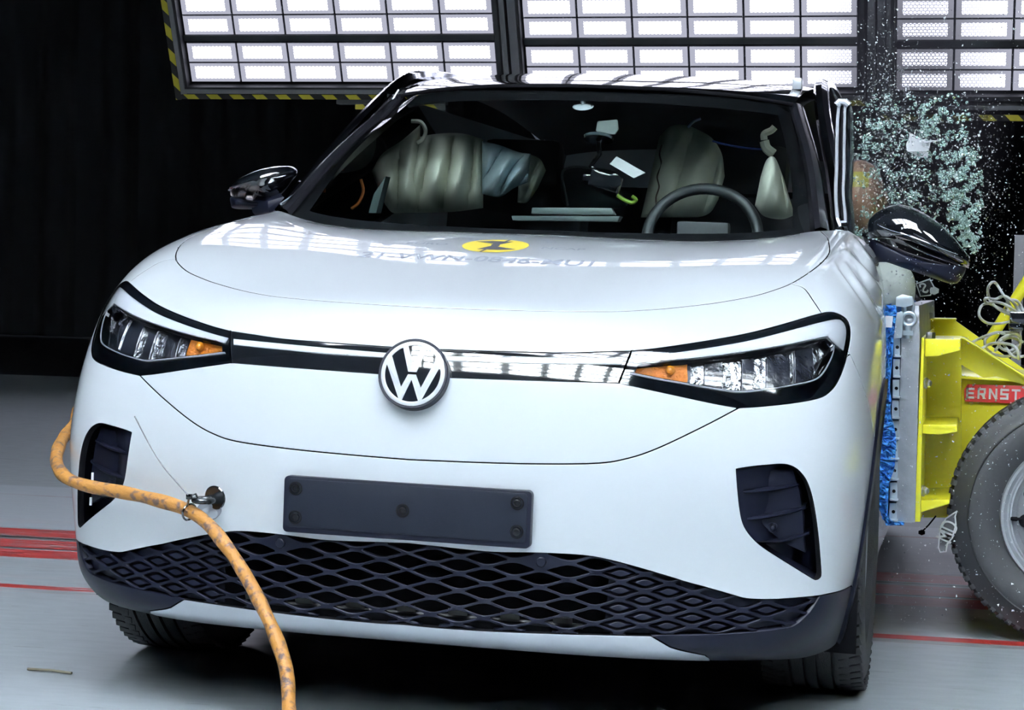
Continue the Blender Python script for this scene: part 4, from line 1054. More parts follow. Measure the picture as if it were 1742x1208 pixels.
# ---- LED banks
def ledmat(power, nm):
    m = bpy.data.materials.new(nm); m.use_nodes = True; nt = m.node_tree; nt.nodes.clear()
    o = nt.nodes.new('ShaderNodeOutputMaterial'); e = nt.nodes.new('ShaderNodeEmission'); nt.links.new(e.outputs[0], o.inputs[0])
    tc = nt.nodes.new('ShaderNodeTexCoord'); sx = nt.nodes.new('ShaderNodeSeparateXYZ'); nt.links.new(tc.outputs['Object'], sx.inputs[0])
    def mth(op, a, c=None):
        n = nt.nodes.new('ShaderNodeMath'); n.operation = op
        for i, v in enumerate((a, c)):
            if v is None: continue
            if isinstance(v, (int, float)): n.inputs[i].default_value = v
            else: nt.links.new(v, n.inputs[i])
        return n.outputs[0]
    px_, pz_ = .0265, .0195                       # dot pitch
    zr = mth('FLOOR', mth('DIVIDE', sx.outputs['Z'], pz_)); odd = mth('MULTIPLY', mth('MODULO', mth('ABSOLUTE', zr), 2.), .5)
    fx = mth('SUBTRACT', mth('FRACT', mth('ADD', mth('ADD', mth('DIVIDE', sx.outputs['X'], px_), odd), 100.)), .5)
    fz = mth('SUBTRACT', mth('FRACT', mth('ADD', mth('DIVIDE', sx.outputs['Z'], pz_), 100.)), .5)
    d = mth('SQRT', mth('ADD', mth('MULTIPLY', fx, fx), mth('MULTIPLY', fz, fz)))
    dot = mth('LESS_THAN', d, .36)
    ex = mth('LESS_THAN', mth('ABSOLUTE', sx.outputs['X']), .142); ez = mth('LESS_THAN', mth('ABSOLUTE', sx.outputs['Z']), .044)
    on = mth('MULTIPLY', mth('MULTIPLY', dot, ex), ez); glow = mth('MULTIPLY', ex, ez)
    st = mth('ADD', mth('ADD', mth('MULTIPLY', on, power*BANK_LIGHT), mth('MULTIPLY', glow, .45)), .30)
    nt.links.new(st, e.inputs[1]); e.inputs[0].default_value = (.80, .82, 1, 1)
    return m
LED = ledmat(5.0, 'led_face'); FRM = mat('bank_frame', (.10, .10, .115), .5, metal=.3); DARK = mat('bank_dark', (.012, .012, .014), .5)
GREY = mat('steel_grey', (.16, .16, .17), .5, metal=.3)
def hazard():
    m = mat('hazard_tape', (.01, .01, .01), .5); nt = m.node_tree; b = nt.nodes['Principled BSDF']
    tc = nt.nodes.new('ShaderNodeTexCoord'); sx = nt.nodes.new('ShaderNodeSeparateXYZ'); nt.links.new(tc.outputs['Object'], sx.inputs[0])
    def mth(op, a, c):
        n = nt.nodes.new('ShaderNodeMath'); n.operation = op
        for i, v in enumerate((a, c)):
            if isinstance(v, (int, float)): n.inputs[i].default_value = v
            else: nt.links.new(v, n.inputs[i])
        return n.outputs[0]
    s = mth('ADD', mth('MULTIPLY', sx.outputs['X'], 5.9), mth('MULTIPLY', sx.outputs['Z'], 5.4))
    f = mth('GREATER_THAN', mth('FRACT', mth('ADD', s, 50.), 0), .5)
    mx = nt.nodes.new('ShaderNodeMix'); mx.data_type = 'RGBA'; mx.inputs[6].default_value = (.008, .008, .008, 1); mx.inputs[7].default_value = (.42, .36, .02, 1)
    nt.links.new(f, mx.inputs[0]); nt.links.new(mx.outputs[2], b.inputs['Base Color']); return m
HAZ = hazard()
TILT = math.radians(25); PIT = .371
MODS = {}
def bank(x0, y0, z0, cols, rows, label, group='LED light banks', tape=(True, True), tilt=TILT, led=None, drop=0.):
    led = led or LED; mod0 = MODS.get(led.name)
    w = cols*PIT; H = .03+(rows//2)*.345
    r = empty('light_bank', (x0, y0, z0), label, 'light bank', group); r.rotation_euler = (tilt, 0, 0)
    for k in range(rows):
        zc = .085+(k//2)*.345+(k % 2)*.146
        for c in range(cols):
            if mod0 is None:
                b = MB(); b.box((0, .03, 0), (.366, .05, .142)); b.cur = 1
                b.add([(-.178, -.0005, -.067), (.178, -.0005, -.067), (.178, -.0005, .067), (-.178, -.0005, .067)], [(0, 1, 2, 3)])
                b.v = [v for v in b.v]; o = b.build('lamp_module', [FRM, led], r, smooth=False); mod0 = o; MODS[led.name] = o
            else:
                o = mod0.copy(); COL.objects.link(o); o.parent = r
            o.location = ((c+.5)*PIT, 0, zc)
    b = MB(); b.box((w/2, .10, H/2), (w+.04, .08, H)); b.box((-.016, 0, H/2), (.02, .14, H+.05)); b.box((w+.03, 0, H/2), (.03, .14, H+.05))
    b.box((w/2, 0, -.015), (w+.08, .14, .03)); b.box((w/2, 0, H+.015), (w+.08, .14, .03))
    for k in range(1, rows//2): b.box((w/2, -.004, k*.345+.0-.006), (w, .03, .042))
    b.build('frame', DARK, r, smooth=False)
    b = MB(); b.box((w/2, -.02, -.030-drop*.6), (w+.10, .12, .030)); b.box((-.043, -.02, H/2-.02), (.03, .12, H+.08)); b.build('outer_rail', GREY, r, smooth=False)
    if tape[0]: b = MB(); b.box((w/2, -.082, -.066-drop), (w+.16, .004, .034+drop*.1)); b.build('hazard_tape', HAZ, r, smooth=False)
    if tape[1]: b = MB(); b.box((-.080, -.082, H/2-.04), (.042, .004, H+.10)); b.build('hazard_tape', HAZ, r, smooth=False)
    return r
bl = bank(-4.365, 10.0, 2.245, 6, 10, 'tilted LED light bank at the left with black and yellow hazard tape down its side')
bm_ = bank(-1.935, 10.0, 2.215, 6, 10, 'tilted LED light bank in the middle above the car roof', tape=(True, False))
br = bank(.535, 10.0, 2.195, 6, 10, 'tilted LED light bank at the right behind the flying glass', tape=(True, False), drop=.075)
for x0, lb in ((-4.365, 'left'), (-1.935, 'middle'), (.535, 'right')):
    bank(x0, 10.0-1.80*math.sin(TILT), 2.225+1.80*math.cos(TILT), 6, 8, 'upper LED light bank mounted above the %s one' % lb, tape=(False, False))
for x, sd in ((-2.082, 'left'), (-2.012, 'right')):
    b = MB(); h = 2.6; R3 = Matrix.Rotation(TILT, 3, 'X'); b.box(Vector((x, 10.06, 2.15))+R3 @ Vector((0, 0, h/2)), (.05, .06, h), R3)
    tag(b.build('steel_post', GREY, smooth=False), '%s of the two grey steel posts between the left and middle light banks' % sd, 'post', 'posts between light banks')
for x, sd in ((.375, 'left'), (.440, 'right')):
    b = MB(); b.box(Vector((x, 10.06, 2.15))+R3 @ Vector((0, 0, h/2)), (.05, .06, h), R3)
    tag(b.build('steel_post', GREY, smooth=False), '%s of the two grey steel posts between the middle and right light banks' % sd, 'post', 'posts behind the flying glass')
a = aty(575, 174, 10.1); e = aty(760, 176, 10.1)
b = MB(); b.box(((a.x+e.x)/2, 10.1, a.z), (e.x-a.x, .08, .03)); o = b.build('lower_rail', GREY, bl, smooth=False); o.matrix_parent_inverse = (Matrix.Translation(bl.location) @ Matrix.Rotation(TILT, 4, 'X')).inverted()
b = MB(); b.box(((a.x+e.x)/2+.07, 10.055, a.z-.035), (e.x-a.x-.14, .004, .035)); b.build('hazard_tape', HAZ, o, smooth=False)
# ---- the banks over and in front of the car: each lamp is an area light in its own housing
def lampbank(name, c, R3, nx, nz, w, h, gx_, gz_, power, label, spread=140, colr=(.86, .965, 1.0)):
    r = empty(name, c, label, 'light bank'); r.rotation_euler = R3.to_euler()
    b = MB(); b.box((0, .12, 0), (nx*gx_+.1, .08, nz*gz_+.1)); b.build('frame', DARK, r, smooth=False)
    for i in range(nx):
        for j in range(nz):
            l = bpy.data.lights.new('lamp', 'AREA'); l.shape = 'RECTANGLE'; l.size = w; l.size_y = h; l.energy = power; l.color = colr; l.spread = math.radians(spread)
            o = bpy.data.objects.new('lamp', l); COL.objects.link(o); o.parent = r
            o.location = ((i-(nx-1)/2)*gx_, -.02, (j-(nz-1)/2)*gz_); o.rotation_euler = (PI/2, 0, 0)
    return r
def aim(v): return Vector(v).to_track_quat('-Y', 'Z').to_matrix()
lampbank('front_light_bank', (0.7, -6.0, 5.3), aim((0, 6.0, -4.6)), 6, 5, .74, .34, 1.0, .5, 430*BANK_LIGHT, 'wide LED light bank behind the camera facing the car', spread=52)
lampbank('overhead_light_bank', (0, -2.2, 5.6), aim((0, .32, -1)), 5, 4, 1.0, .5, 1.2, .7, 420*BANK_LIGHT, 'LED light bank hanging over the front of the car', spread=110, colr=(.82, .91, 1.0))

lampbank('added_side_light', (4.6, -2.5, 4.6), aim((-3.2, 4.3, -3.0)), 2, 2, .74, .34, 1.0, .5, 300*BANK_LIGHT, 'small added light out of view at the right, brightening the dust haze', spread=45)  # added lamps, put in to brighten the haze by the burst window

# ------------------------------------------------------------------ orange hose, tie and wire
hp = [(150,700,.62),(126,724,.50),(104,752,.36),(96,785,.22),(112,812,.12),(150,827,.09),(200,836,.07),(260,849,.035),(315,866,.0),(352,890,-.04),(387,932,-.08),(417,978,-.12),(446,1032,-.17),(470,1086,-.21),(487,1140,-.25),(491,1195,-.30),(486,1235,-.36)]
P = [tuple(aty(x, y, d)) for x, y, d in hp]; q = P[-1]
P += [(q[0]-.03, q[1]-.10, max(.02, q[2]-.04)), (q[0]-.10, q[1]-.35, .018), (q[0]-.3, q[1]-.8, .018), (q[0]-.9, q[1]-1.5, .018)]
p0 = P[0]; P = [(p0[0]-.25, p0[1]+2.6, .018), (p0[0]-.15, p0[1]+1.6, .018), (p0[0]-.06, p0[1]+1.0, .05), (p0[0]-.01, p0[1]+.5, p0[2]-.22)]+P
b = MB(); sp_ = spline(P, .02); b.tube(sp_, [.0142+.0012*math.sin(i*.9)*math.sin(i*.23) for i in range(len(sp_))], 18); tag(b.build('orange_hose', HOSE), 'thick scuffed orange hose tied to the bumper and hanging to the floor', 'hose')
kt = aty(322, 845, -.035); c = aty(322, 870, -.005)
b = MB(); tv = (Vector(aty(352,890,-.04))-Vector(aty(290,858,.015))).normalized(); u1 = tv.orthogonal().normalized(); u2 = tv.cross(u1); c = (Vector(aty(322,871,-.006)))
b.tube([c+(u1*math.cos(t)+u2*math.sin(t))*.0175 for t in np.linspace(0, 2*PI, 25)[:-1]], .0024, 8, closed=True)
b.tube([c+Vector((0, -.012, .014)), kt, kt+Vector((.012, .005, .006)), EYE], .0026, 8)
ct = b.build('cable_tie', GLOSS); tag(ct, 'black cable tie holding the orange hose to the towing eye', 'cable tie')
b = MB(); b.box(kt, (.012, .010, .012)); b.build('tie_head', GLOSS, ct, bevel=.002)
b = MB(); b.tube([aty(x, y, d) for x, y, d in spline([(320,842,-.04),(300,820,-.045),(275,790,-.05),(252,752,-.05),(229,708,-.05)], 8)], [.0016]*3+[.0013]*40 if False else .0015, 6); b.build('tie_tail', GREY, ct)

# ------------------------------------------------------------------ moving barrier trolley
ty = empty('barrier_trolley', (1.6, 2.3, 0), 'yellow barrier trolley with blue crushed honeycomb face hitting the car side', 'trolley')
TI = Matrix.Translation((-1.6, -2.3, 0))
def tl(o): o.matrix_parent_inverse = Matrix(); o.data.transform(TI); return o
def pb(name, polys, m, bev=.003, parent=None, smooth=True, label=None):    # prisms: (pixel outline, y, depth)
    b = MB()
    for pts, y, d in polys: b.prism([aty(px, py, y) for px, py in pts], (0, d, 0))
    o = tl(b.build(name, m, parent or ty, bevel=bev, smooth=smooth))
    if label: o['label'] = label
    return o
Z6 = lambda L: [(1480+x/5.492, 480+y/5.492) for x, y in L]
Z7 = lambda L: [(1342+x/2.415, 450+y/2.415) for x, y in L]
pb('mounting_plate', [(Z7([(545,300),(556,300),(540,1058),(515,1058)]), 1.42, 1.7)], YEL)
pb('aluminium_plate', [(Z7([(462,170),(535,168),(538,290),(518,1060),(440,1060),(455,500),(462,290)]), 1.40, 1.65)], ALU, .002)
pb('gusset_back', [(Z6([(470,345),(800,350),(805,365),(1100,575),(1439,812),(1439,900),(1100,800),(860,640),(790,530),(470,520)]), 2.5, .02), (Z6([(470,335),(800,340),(808,352),(470,352)]), 2.42, .12)], YEL)
pb('diagonal_brace', [(Z6([(845,525),(880,530),(1439,880),(1600,985),(1600,1010),(1439,960),(1180,880),(1060,895),(850,770)]), 1.62, .025), (Z6([(845,518),(882,522),(1439,872),(1600,975),(1600,985),(1439,884),(880,534),(845,532)]), 1.55, .12)], YEL)
pb('inner_web', [(Z6([(505,560),(850,540),(850,2200),(480,2200)]), 1.80, .02)], YEL, 0)
pb('top_shelf', [(Z6([(512,530),(848,532),(848,640),(640,690),(512,700)]), 1.46, .34)], YEL, .004)
pb('middle_shelf', [(Z7([(548,657),(690,660),(694,688),(620,700),(546,695)]), 1.46, .34)], YEL, .004)
pb('lower_shelf', [(Z7([(540,968),(660,965),(660,985),(590,1005),(536,1022)]), 1.46, .34)], YEL, .004)
pb('corner_post', [(Z7([(694,300),(710,303),(706,1050),(686,1050)]), 1.83, .05)], YEL, .002)
pb('main_beam', [(Z6([(845,905),(1439,930),(2100,960),(2100,2000),(2100,2240),(845,2240)]), 1.86, .6), (Z6([(835,865),(1060,895),(1439,905),(2100,925),(2100,965),(1439,935),(835,905)]), 1.83, .65)], YEL, .003)
sign = pb('name_plate', [(Z6([(915,955),(1700,975),(1725,1000),(1725,1135),(1700,1150),(890,1115),(880,1100),(882,1000)]), 1.852, .006)], REDP, .001)
ca = aty(*Z6([(1165,1045)])[0], 1.851); cb_ = aty(*Z6([(1600,1060)])[0], 1.851)
dirx = (cb_-ca).normalized(); nrm = Vector((0, -1, 0)); upz = Vector((-dirx.z, 0, dirx.x))
mw = Matrix((dirx, upz, nrm)).transposed().to_4x4(); mw.translation = ca
GL = {'E': [(0,0,.2,1),(0,0,.8,.2),(0,.4,.75,.6),(0,.8,.8,1)], 'R': [(0,0,.2,1),(0,.8,.8,1),(0,.36,.75,.54),(.6,.5,.8,.85),(.5,0,.72,.4)], 'N': [(0,0,.2,1),(.62,0,.82,1)], 'S': [(0,0,.8,.2),(.6,.15,.8,.55),(0,.4,.8,.6),(0,.5,.2,.9),(0,.8,.85,1)], 'T': [(.3,0,.5,1),(0,.8,.85,1)]}
b = MB(); hgt = .0300
for i, chn in enumerate('ERNST'):
    ox = -.0775+i*.0308
    for (x0, y0, x1, y1) in GL[chn]:
        q = [(ox+x*hgt*.94, (y-.5)*hgt) for x, y in ((x0, y0), (x1, y0), (x1, y1), (x0, y1))]
        b.prism([mw @ Vector((x, y, 0)) for x, y in q], (0, -.0012-.0001*len(b.f) % .0003, 0))
    if chn == 'N':
        q = [(ox+x*hgt*.94, (y-.5)*hgt) for x, y in ((.0, 1), (.2, 1), (.82, 0), (.62, 0))]; b.prism([mw @ Vector((x, y, 0)) for x, y in q], (0, -.0014, 0))
    if chn == 'R':
        q = [(ox+x*hgt*.94, (y-.5)*hgt) for x, y in ((.3, .42), (.5, .42), (.85, 0), (.62, 0))]; b.prism([mw @ Vector((x, y, 0)) for x, y in q], (0, -.0014, 0))
o = b.build('lettering', WHITE, None, smooth=False); o.data.transform(TI); o.parent = sign
for x, y in ((965,963),(1182,968),(897,1093),(1175,1108)):
    b = MB(); b.lathe([(.0001, .003), (.002, .0025), (.003, 0)], aty(*Z6([(x, y)])[0], 1.852), (0, -1, 0), 12); o = b.build('rivet', STEEL, None); o.data.transform(TI); o.parent = sign
for x, y, r in ((528,945,.011),):
    pass
for (x, y) in ((1574+0,652),(1569,835)):
    b = MB(); b.lathe([(.0001, .016), (.008, .016), (.011, .012), (.011, .004), (.016, .004), (.016, 0)], aty(x, y, 1.455), (1, -.5, 0), 6); tl(b.build('bolt', STEEL, ty, angle=20))
for (x0, y0, w, h, y) in ((1573,535,13,7,2.4),(1576,567,14,10,1.5)):
    b = MB(); p = aty(x0+w/2, y0+h, y); b.lathe([(.0001, .018), (.012, .018), (.013, .015), (.013, .003), (.018, .003), (.018, 0)], p, (0, 0, 1), 6); tl(b.build('bolt', STEEL, ty, angle=20))
# honeycomb, brackets and shackle
random.seed(11)
def crumpled(name, left, right, y, depth, m, amp, lab=None):
    b = MB(); n = len(left); G = []
    for k in range(9):
        yy = y+depth*k/8; row = []
        for i in range(n):
            l = aty(left[i][0]+random.uniform(-amp, amp), left[i][1], y); l.y = yy; row.append(l)
        G.append(row)
    G2 = []
    for i in range(n):
        l, r = aty(*left[i], y), aty(*right[i], y); G2.append([G[0][i]]+[l.lerp(r, t)+Vector((0, random.uniform(-.012, .012), random.uniform(-.003, .003))) for t in (.2, .4, .6, .8)]+[r])
    b.grid(G); b.grid(G2); b.grid([[g[-1], g[-1]+Vector((0, depth, 0))] for g in G2])
    o = tl(b.build(name, m, ty, smooth=False)); 
    if lab: o['label'] = lab
    return o
HL = [(400,165),(392,200),(390,240),(392,290),(398,340),(396,380),(395,430),(390,480),(384,520),(386,560),(384,610),(382,660),(380,720),(372,780),(366,840),(360,900),(362,950),(370,1000),(384,1040),(398,1060),(400,1072)]
HR = [(438,168),(445,205),(440,240),(430,290),(428,340),(425,380),(420,430),(416,480),(414,520),(420,560),(416,610),(430,660),(440,720),(438,780),(432,840),(412,900),(408,950),(406,1000),(408,1040),(440,1060),(472,1072)]
def dens(L, k=3): return spline(L, 7)
hl_, hr_ = Z7(dens(HL)), Z7(dens(HR)); n = min(len(hl_), len(hr_)); pk = lambda L: [L[int(i*(len(L)-1)/(n-1))] for i in range(n)]
crumpled('honeycomb', pk(hl_), pk(hr_), 1.37, 1.6, BLUE, 1.5, 'crushed blue aluminium honeycomb')
pb('white_tag', [(Z6([(135,315),(215,318),(205,425),(145,422)]), 1.35, .004)], WHITE, 0)
pb('honeycomb_cladding', [(Z6([(250,285),(300,275),(310,320),(298,520),(222,530),(235,400)]), 1.36, .02), (Z6([(245,140),(300,115),(395,135),(400,215),(320,235),(240,225)]), 1.37, .03)], GALV, .001, label='bent galvanised sheet ends')
pb('base_strip', [(Z7([(400,1060),(470,1060),(472,1072),(402,1072)]), 1.38, 1.6)], BLUE, 0)
for i in range(9):
    y0 = 305+i*84.5; x0 = 430-(i/9)*20; x1 = 457-(i/9)*16
    o = pb('channel_bracket', [(Z7([(x0, y0), (x1, y0), (x1, y0+70), (x0, y0+66)]), 1.385, .03), (Z7([(x0, y0+66), (x1+4, y0+70), (x1+4, y0+77), (x0, y0+75)]), 1.37, .05)], GALV, .001)
    b = MB(); b.lathe([(.0045, -.001), (.0045, .001), (.0001, .001)], aty(*Z7([((x0+x1)/2+2, y0+35)])[0], 1.384), (0, -1, 0), 16); tl(b.build('hole', MATTE, ty)) if False else b.build('bracket_hole', MATTE, o).data.transform(TI)
c = aty(*Z6([(362,345)])[0], 1.385)
b = MB(); b.tube([c+Vector((math.cos(t), 0, math.sin(t)))*.0165 for t in np.linspace(0, 2*PI, 33)[:-1]], .0052, 12, closed=True); b.tube([c+Vector((0, 0, -.016)), c+Vector((0, 0, -.05))], .008, 12); b.box(c+Vector((0, 0, -.036)), (.026, .026, .012)); tl(b.build('eye_bolt', GALV, ty))
b = MB(); b.tube([c+Vector((-.008, 0, .012)), c+Vector((-.011, 0, .035)), c+Vector((-.004, 0, .058)), c+Vector((.006, 0, .056)), c+Vector((.012, 0, .034)), c+Vector((.008, 0, .012))], .0038, 8); tl(b.build('shackle', GALV, ty))
# wheel
wy = 1.62; wc = aty(1612, 890, wy); Rw = .345; wcx = wc.x+Rw; wcz = .345
wt = empty('trolley_wheel', (wcx-1.6, wy-2.3, wcz)); wt.parent = ty
b = MB(); pr = [(.200, .012), (.215, .0), (.240, -.012), (.275, -.018), (.300, -.012), (.312, -.002), (.322, .004), (Rw-.008, .012), (Rw, .028), (Rw, .062), (Rw-.01, .064), (Rw-.01, .072), (Rw, .074), (Rw, .110), (Rw-.01, .112), (Rw-.01, .120), (Rw, .122), (Rw, .16), (.31, .19), (.27, .20), (.2, .18)]
b.lathe(pr, (0, 0, 0), (0, 1, 0), 120); b.lathe([(.2885, -.0155), (.2915, -.0185), (.2945, -.0145)], (0, 0, 0), (0, 1, 0), 120); b.build('tyre', mat('trolley_tyre', (.020, .021, .024), .6, bump=(40, .12)), wt, angle=28)
b = MB()
for k in range(80):
    a = 2*PI*k/80; R2 = Matrix.Rotation(a, 3, 'Y'); b.box(R2 @ Vector((0, .045, Rw-.0025)), (.017, .05, .012), R2); b.box(R2 @ Vector((0, .02, Rw-.010)), (.015, .02, .016), R2)
tag(b.build('tread_blocks', MATS['trolley_tyre'], wt, bevel=.0015), kind='stuff')
b = MB(); b.lathe([(.206, .02), (.210, .004), (.206, -.004), (.199, -.004), (.196, .004), (.190, .012), (.186, .012), (.182, .006), (.178, .006), (.172, .02), (.165, .035)], (0, 0, 0), (0, 1, 0), 96); b.build('rim', mat('rim_silver', (.58, .60, .63), .28, metal=.7), wt, angle=40)
b = MB(); b.lathe([(.168, .035), (.160, .028), (.135, .024), (.115, .030), (.085, .040), (.075, .028), (.055, .022), (.001, .022)], (0, 0, 0), (0, 1, 0), 96); b.build('disc', mat('disc_grey', (.33, .34, .36), .35, metal=.6), wt)
for k in range(12):
    a = 2*PI*k/12+.12; p = Vector((math.cos(a)*.142, .0205, math.sin(a)*.142)); b = MB(); b.lathe([(.0165, 0), (.014, -.002), (.0001, -.0018)], p, (0, 1, 0), 24); b.lathe([(.018, .004), (.0165, -.0005), (.0148, -.001)], p, (0, 1, 0), 24); b.build('vent_hole', MATTE, wt)
b = MB(); b.tube([(-.176, .004, -.012), (-.165, -.004, -.010), (-.150, -.006, -.008)], .004, 8); b.lathe([(.0001, -.012), (.005, -.012), (.006, .004)], (-.168, .0, -.010), (.9, -.4, 0), 12); b.build('valve', MATTE, wt)
# second wheel further back, axle
w2 = wt.copy(); COL.objects.link(w2); w2.location.y += 1.2
for chl in list(wt.children): q_ = chl.copy(); COL.objects.link(q_); q_.parent = w2
b = MB(); b.tube([(wcx, wy+.1, wcz), (wcx, wy+1.3, wcz)], .03, 12); tl(b.build('axle', GREY, ty))
b = MB(); b.box((2.35, 2.45, .50), (2.1, .9, .16)); tl(b.build('chassis', YEL, ty, bevel=.01))
b = MB(); b.tube([aty(x, y, 2.7) for x, y in ((1672,596),(1700,553),(1742,487),(1790,410))], .018, 14); tl(b.build('support_tube', YEL, ty))
# coil of grey cable hung on the frame
cl = MB()
def cab(L, y=2.1, r=.0042): cl.tube([aty(x, y0, y+.02*math.sin(i*.4)) for i, (x, y0) in enumerate(spline(Z6(L), 3))], r, 8)
cab([(1340,300),(1300,200),(1240,110),(1170,5),(1120,20),(1100,90),(1130,180),(1200,250),(1300,300),(1400,330)])
cab([(1400,330),(1300,370),(1180,390),(1080,375),(1020,310),(1040,225),(1110,200),(1220,250),(1330,290),(1450,320)], 2.12)
cab([(1420,310),(1330,180),(1250,130),(1170,160),(1080,150),(1090,190),(1200,190),(1300,230),(1400,300)], 2.08)
cab([(1440,280),(1380,180),(1300,170),(1270,230),(1330,300),(1410,330)], 2.14)
cab([(1350,350),(1300,480),(1180,470),(1080,530),(1090,620),(1180,680),(1300,690),(1390,620),(1400,500),(1330,440)], 2.05)
cab([(940,570),(1040,520),(1150,480),(1280,470),(1380,490),(1400,560),(1320,640),(1230,620),(1200,560),(1280,500),(1400,480)], 2.02)
cab([(1030,630),(1120,580),(1220,570),(1330,590),(1380,640),(1390,720)], 2.0)
cab([(1220,540),(1290,640),(1350,700),(1450,690)], 2.0); cab([(1170,640),(1250,540),(1330,520),(1430,560)], 2.06)
cl.build('cable_coil', CABLE); o = bpy.data.objects['cable_coil']; tag(o, 'loose coil of pale grey cable hung over the yellow trolley frame', 'cable')
b = MB(); b.box(aty(1733, 541, 2.0), (.05, .05, .035)); b.box(aty(1728, 556, 2.0), (.04, .04, .02)); b.build('cable_clamp', GLOSS, o, bevel=.004)
a = onfloor(47, 1141); e = onfloor(122, 1148); b = MB(); b.tube([a+Vector((0, 0, .004)), a.lerp(e, .5)+Vector((0, .004, .005)), e+Vector((0, 0, .004))], .0035, 6); tag(b.build('debris_strip', mat('debris_brown', (.10, .09, .06), .7)), 'thin dark strip of debris lying on the floor at the lower left', 'debris')
# dangling sensor and torn label
b = MB(); b.tube([aty(1592, 878, 1.7), aty(1580, 893, 1.68), aty(1570, 903, 1.66)], .0022, 8); b.lathe([(.0001, -.008), (.009, -.004), (.009, .004), (.0001, .008)], aty(1568, 906, 1.66), (0, 0, 1), 16); tag(b.build('dangling_sensor', MATTE), 'small black sensor dangling on a lead under the trolley', 'sensor')
Zt = lambda L: [(1560+x/2.747, 660+y/2.747) for x, y in L]
b = MB(); pl = Zt([(188,575),(178,600),(182,640),(165,700),(140,730),(135,765),(108,768),(100,745),(108,660),(135,610)]); b.prism([aty(*q, 1.585) for q in pl], (0, .004, 0)); o = b.build('torn_label', BLKP, smooth=False); tag(o, 'torn black label with white letters at the left edge of the trolley tyre', 'label')
p = aty(*Zt([(145,672)])[0], 1.5835); me = text_mesh('MD', .062, .0006, 'label_letters', WHITE, o, Matrix.Translation(p) @ Matrix.Rotation(PI/2, 4, 'X') @ Matrix.Rotation(math.radians(-112), 4, 'Z') @ Matrix.Rotation(math.radians(180), 4, 'Z'), sx=.62, bold=.0008)
b = MB(); b.tube([aty(*q, 1.583) for q in pl], .0022, 6, closed=True); b.build('label_border', WHITE, o)

# ------------------------------------------------------------------ dummy, papers, far post
dm = empty('crash_test_dummy', tuple(aty(1462, 335, 2.15)), 'crash test dummy in the driver seat, its head thrown out past the sprung door frame', 'crash test dummy')
b = MB(); G = []
for i in range(25):
    th = PI*i/24; r = []
    for j in range(33):
        a = 2*PI*j/32; x = math.sin(th)*math.cos(a); y = math.sin(th)*math.sin(a); z = math.cos(th)
        k = 1-.14*max(0, -z)**1.5*(1+.2*x); yb = 1.12 if y > 0 else 1.0
        nose = .09*math.exp(-((x/.12)**2+((z+.12)/.14)**2)) if y < 0 else 0
        eye = -.04*(math.exp(-(((abs(x)-.32)/.13)**2+((z-.02)/.10)**2))) if y < 0 else 0
        r.append(Vector((x*.075*k, y*.098*yb*(1+nose+eye)*k, z*.108)))
    G.append(r)
b.grid(G); b.build('head', SKIN, dm)
b = MB(); b.tube([(-.005, .01, -.09), (-.03, .03, -.16), (-.07, .05, -.22)], [.05, .05, .06], 18); b.build('neck', MATTE, dm)
b = MB(); b.tube([(-.08, .06, -.20), (-.20, .10, -.28), (-.24, .12, -.45), (-.22, .10, -.65)], [.07, .15, .16, .14], 20); b.build('torso', CLOTH, dm)
for s in (-1, 1):
    b = MB(); b.lathe([(.0001, .006), (.014, .008), (.020, .004), (.022, -.004)], (s*.074, .02, -.005), (s, -.2, 0), 16); b.build('ear', SKIN, dm)
b = MB(); G = []
for i in range(9):
    r = []
    for j in range(11):
        x = -.025+.07*j/10*.8; z = .025+.045*i/8; y = -math.sqrt(max(1e-6, 1-(x/.075)**2-(z/.108)**2))*.098-.0015; r.append((x, y, z))
    G.append(r)
b.grid(G); b.build('paint_patch', mat('dummy_yellow', (.40, .38, .05), .4), dm)
b = MB(); q = [aty(*x, 1.55) for x in Z6([(430,15),(560,-30),(600,40),(640,60),(645,100),(610,120),(470,135)])]; b.prism(q, (0, .0015, 0)); o = b.build('number_tag', mat('tag_grey', (.03, .03, .035), .5), smooth=False); tag(o, 'small dark tag with white frame and figure 2 flying under the mirror', 'tag')
b = MB(); b.tube([aty(*x, 1.548) for x in Z6([(432,15),(558,-28),(600,50),(565,122),(472,133)])], .0022, 6, closed=True); b.build('tag_frame', mat('tag_white', (.6, .62, .62), .5), o)
b = MB(); b.tube([aty(*x, 1.547) for x in Z6(spline([(470,50),(465,25),(490,15),(515,30),(500,60),(495,85),(525,95),(545,75)], 4))], .0026, 6); b.build('figure_two', MATS['tag_white'], o)
b = MB(); b.prism([aty(*x, 1.546) for x in Z6([(560,60),(600,40),(645,65),(640,100),(600,118),(560,100)])], (0, .001, 0)); b.build('white_corner', MATS['tag_white'], o)
ZP = lambda L: [(1380+x/3.45, 150+y/3.45) for x, y in L]
b = MB(); o1 = ZP([(580,262),(640,295),(670,318),(703,305),(690,370),(682,410),(640,405),(600,385),(565,370),(555,330),(572,300)])
pc = [aty(x, y, 1.6+.03*math.sin(x*.07)) for x, y in o1]; b.prism(pc, (0, .002, 0)); pp = b.build('paper_scrap', WHITE, smooth=False); tag(pp, 'large white paper scrap flying amid the broken glass', 'paper')
b = MB(); b.prism([aty(*x, 1.58) for x in ZP([(640,300),(690,305),(760,306),(720,318),(665,318)])], (0, .002, 0)); b.build('torn_edge', WHITE, pp)
b = MB(); b.box((aty(1735, 450, 6)).xyz*1, (.05, .05, .62)); pst = b.build('cable_post', GREY, smooth=False)
q = aty(1735, 400, 6); b = MB(); b.box((q.x, 6, q.z/2), (.045, .05, q.z)); bpy.data.objects.remove(pst); pst = b.build('grey_post', GREY, smooth=False); tag(pst, 'slim grey post standing far behind the trolley at the right edge', 'post')

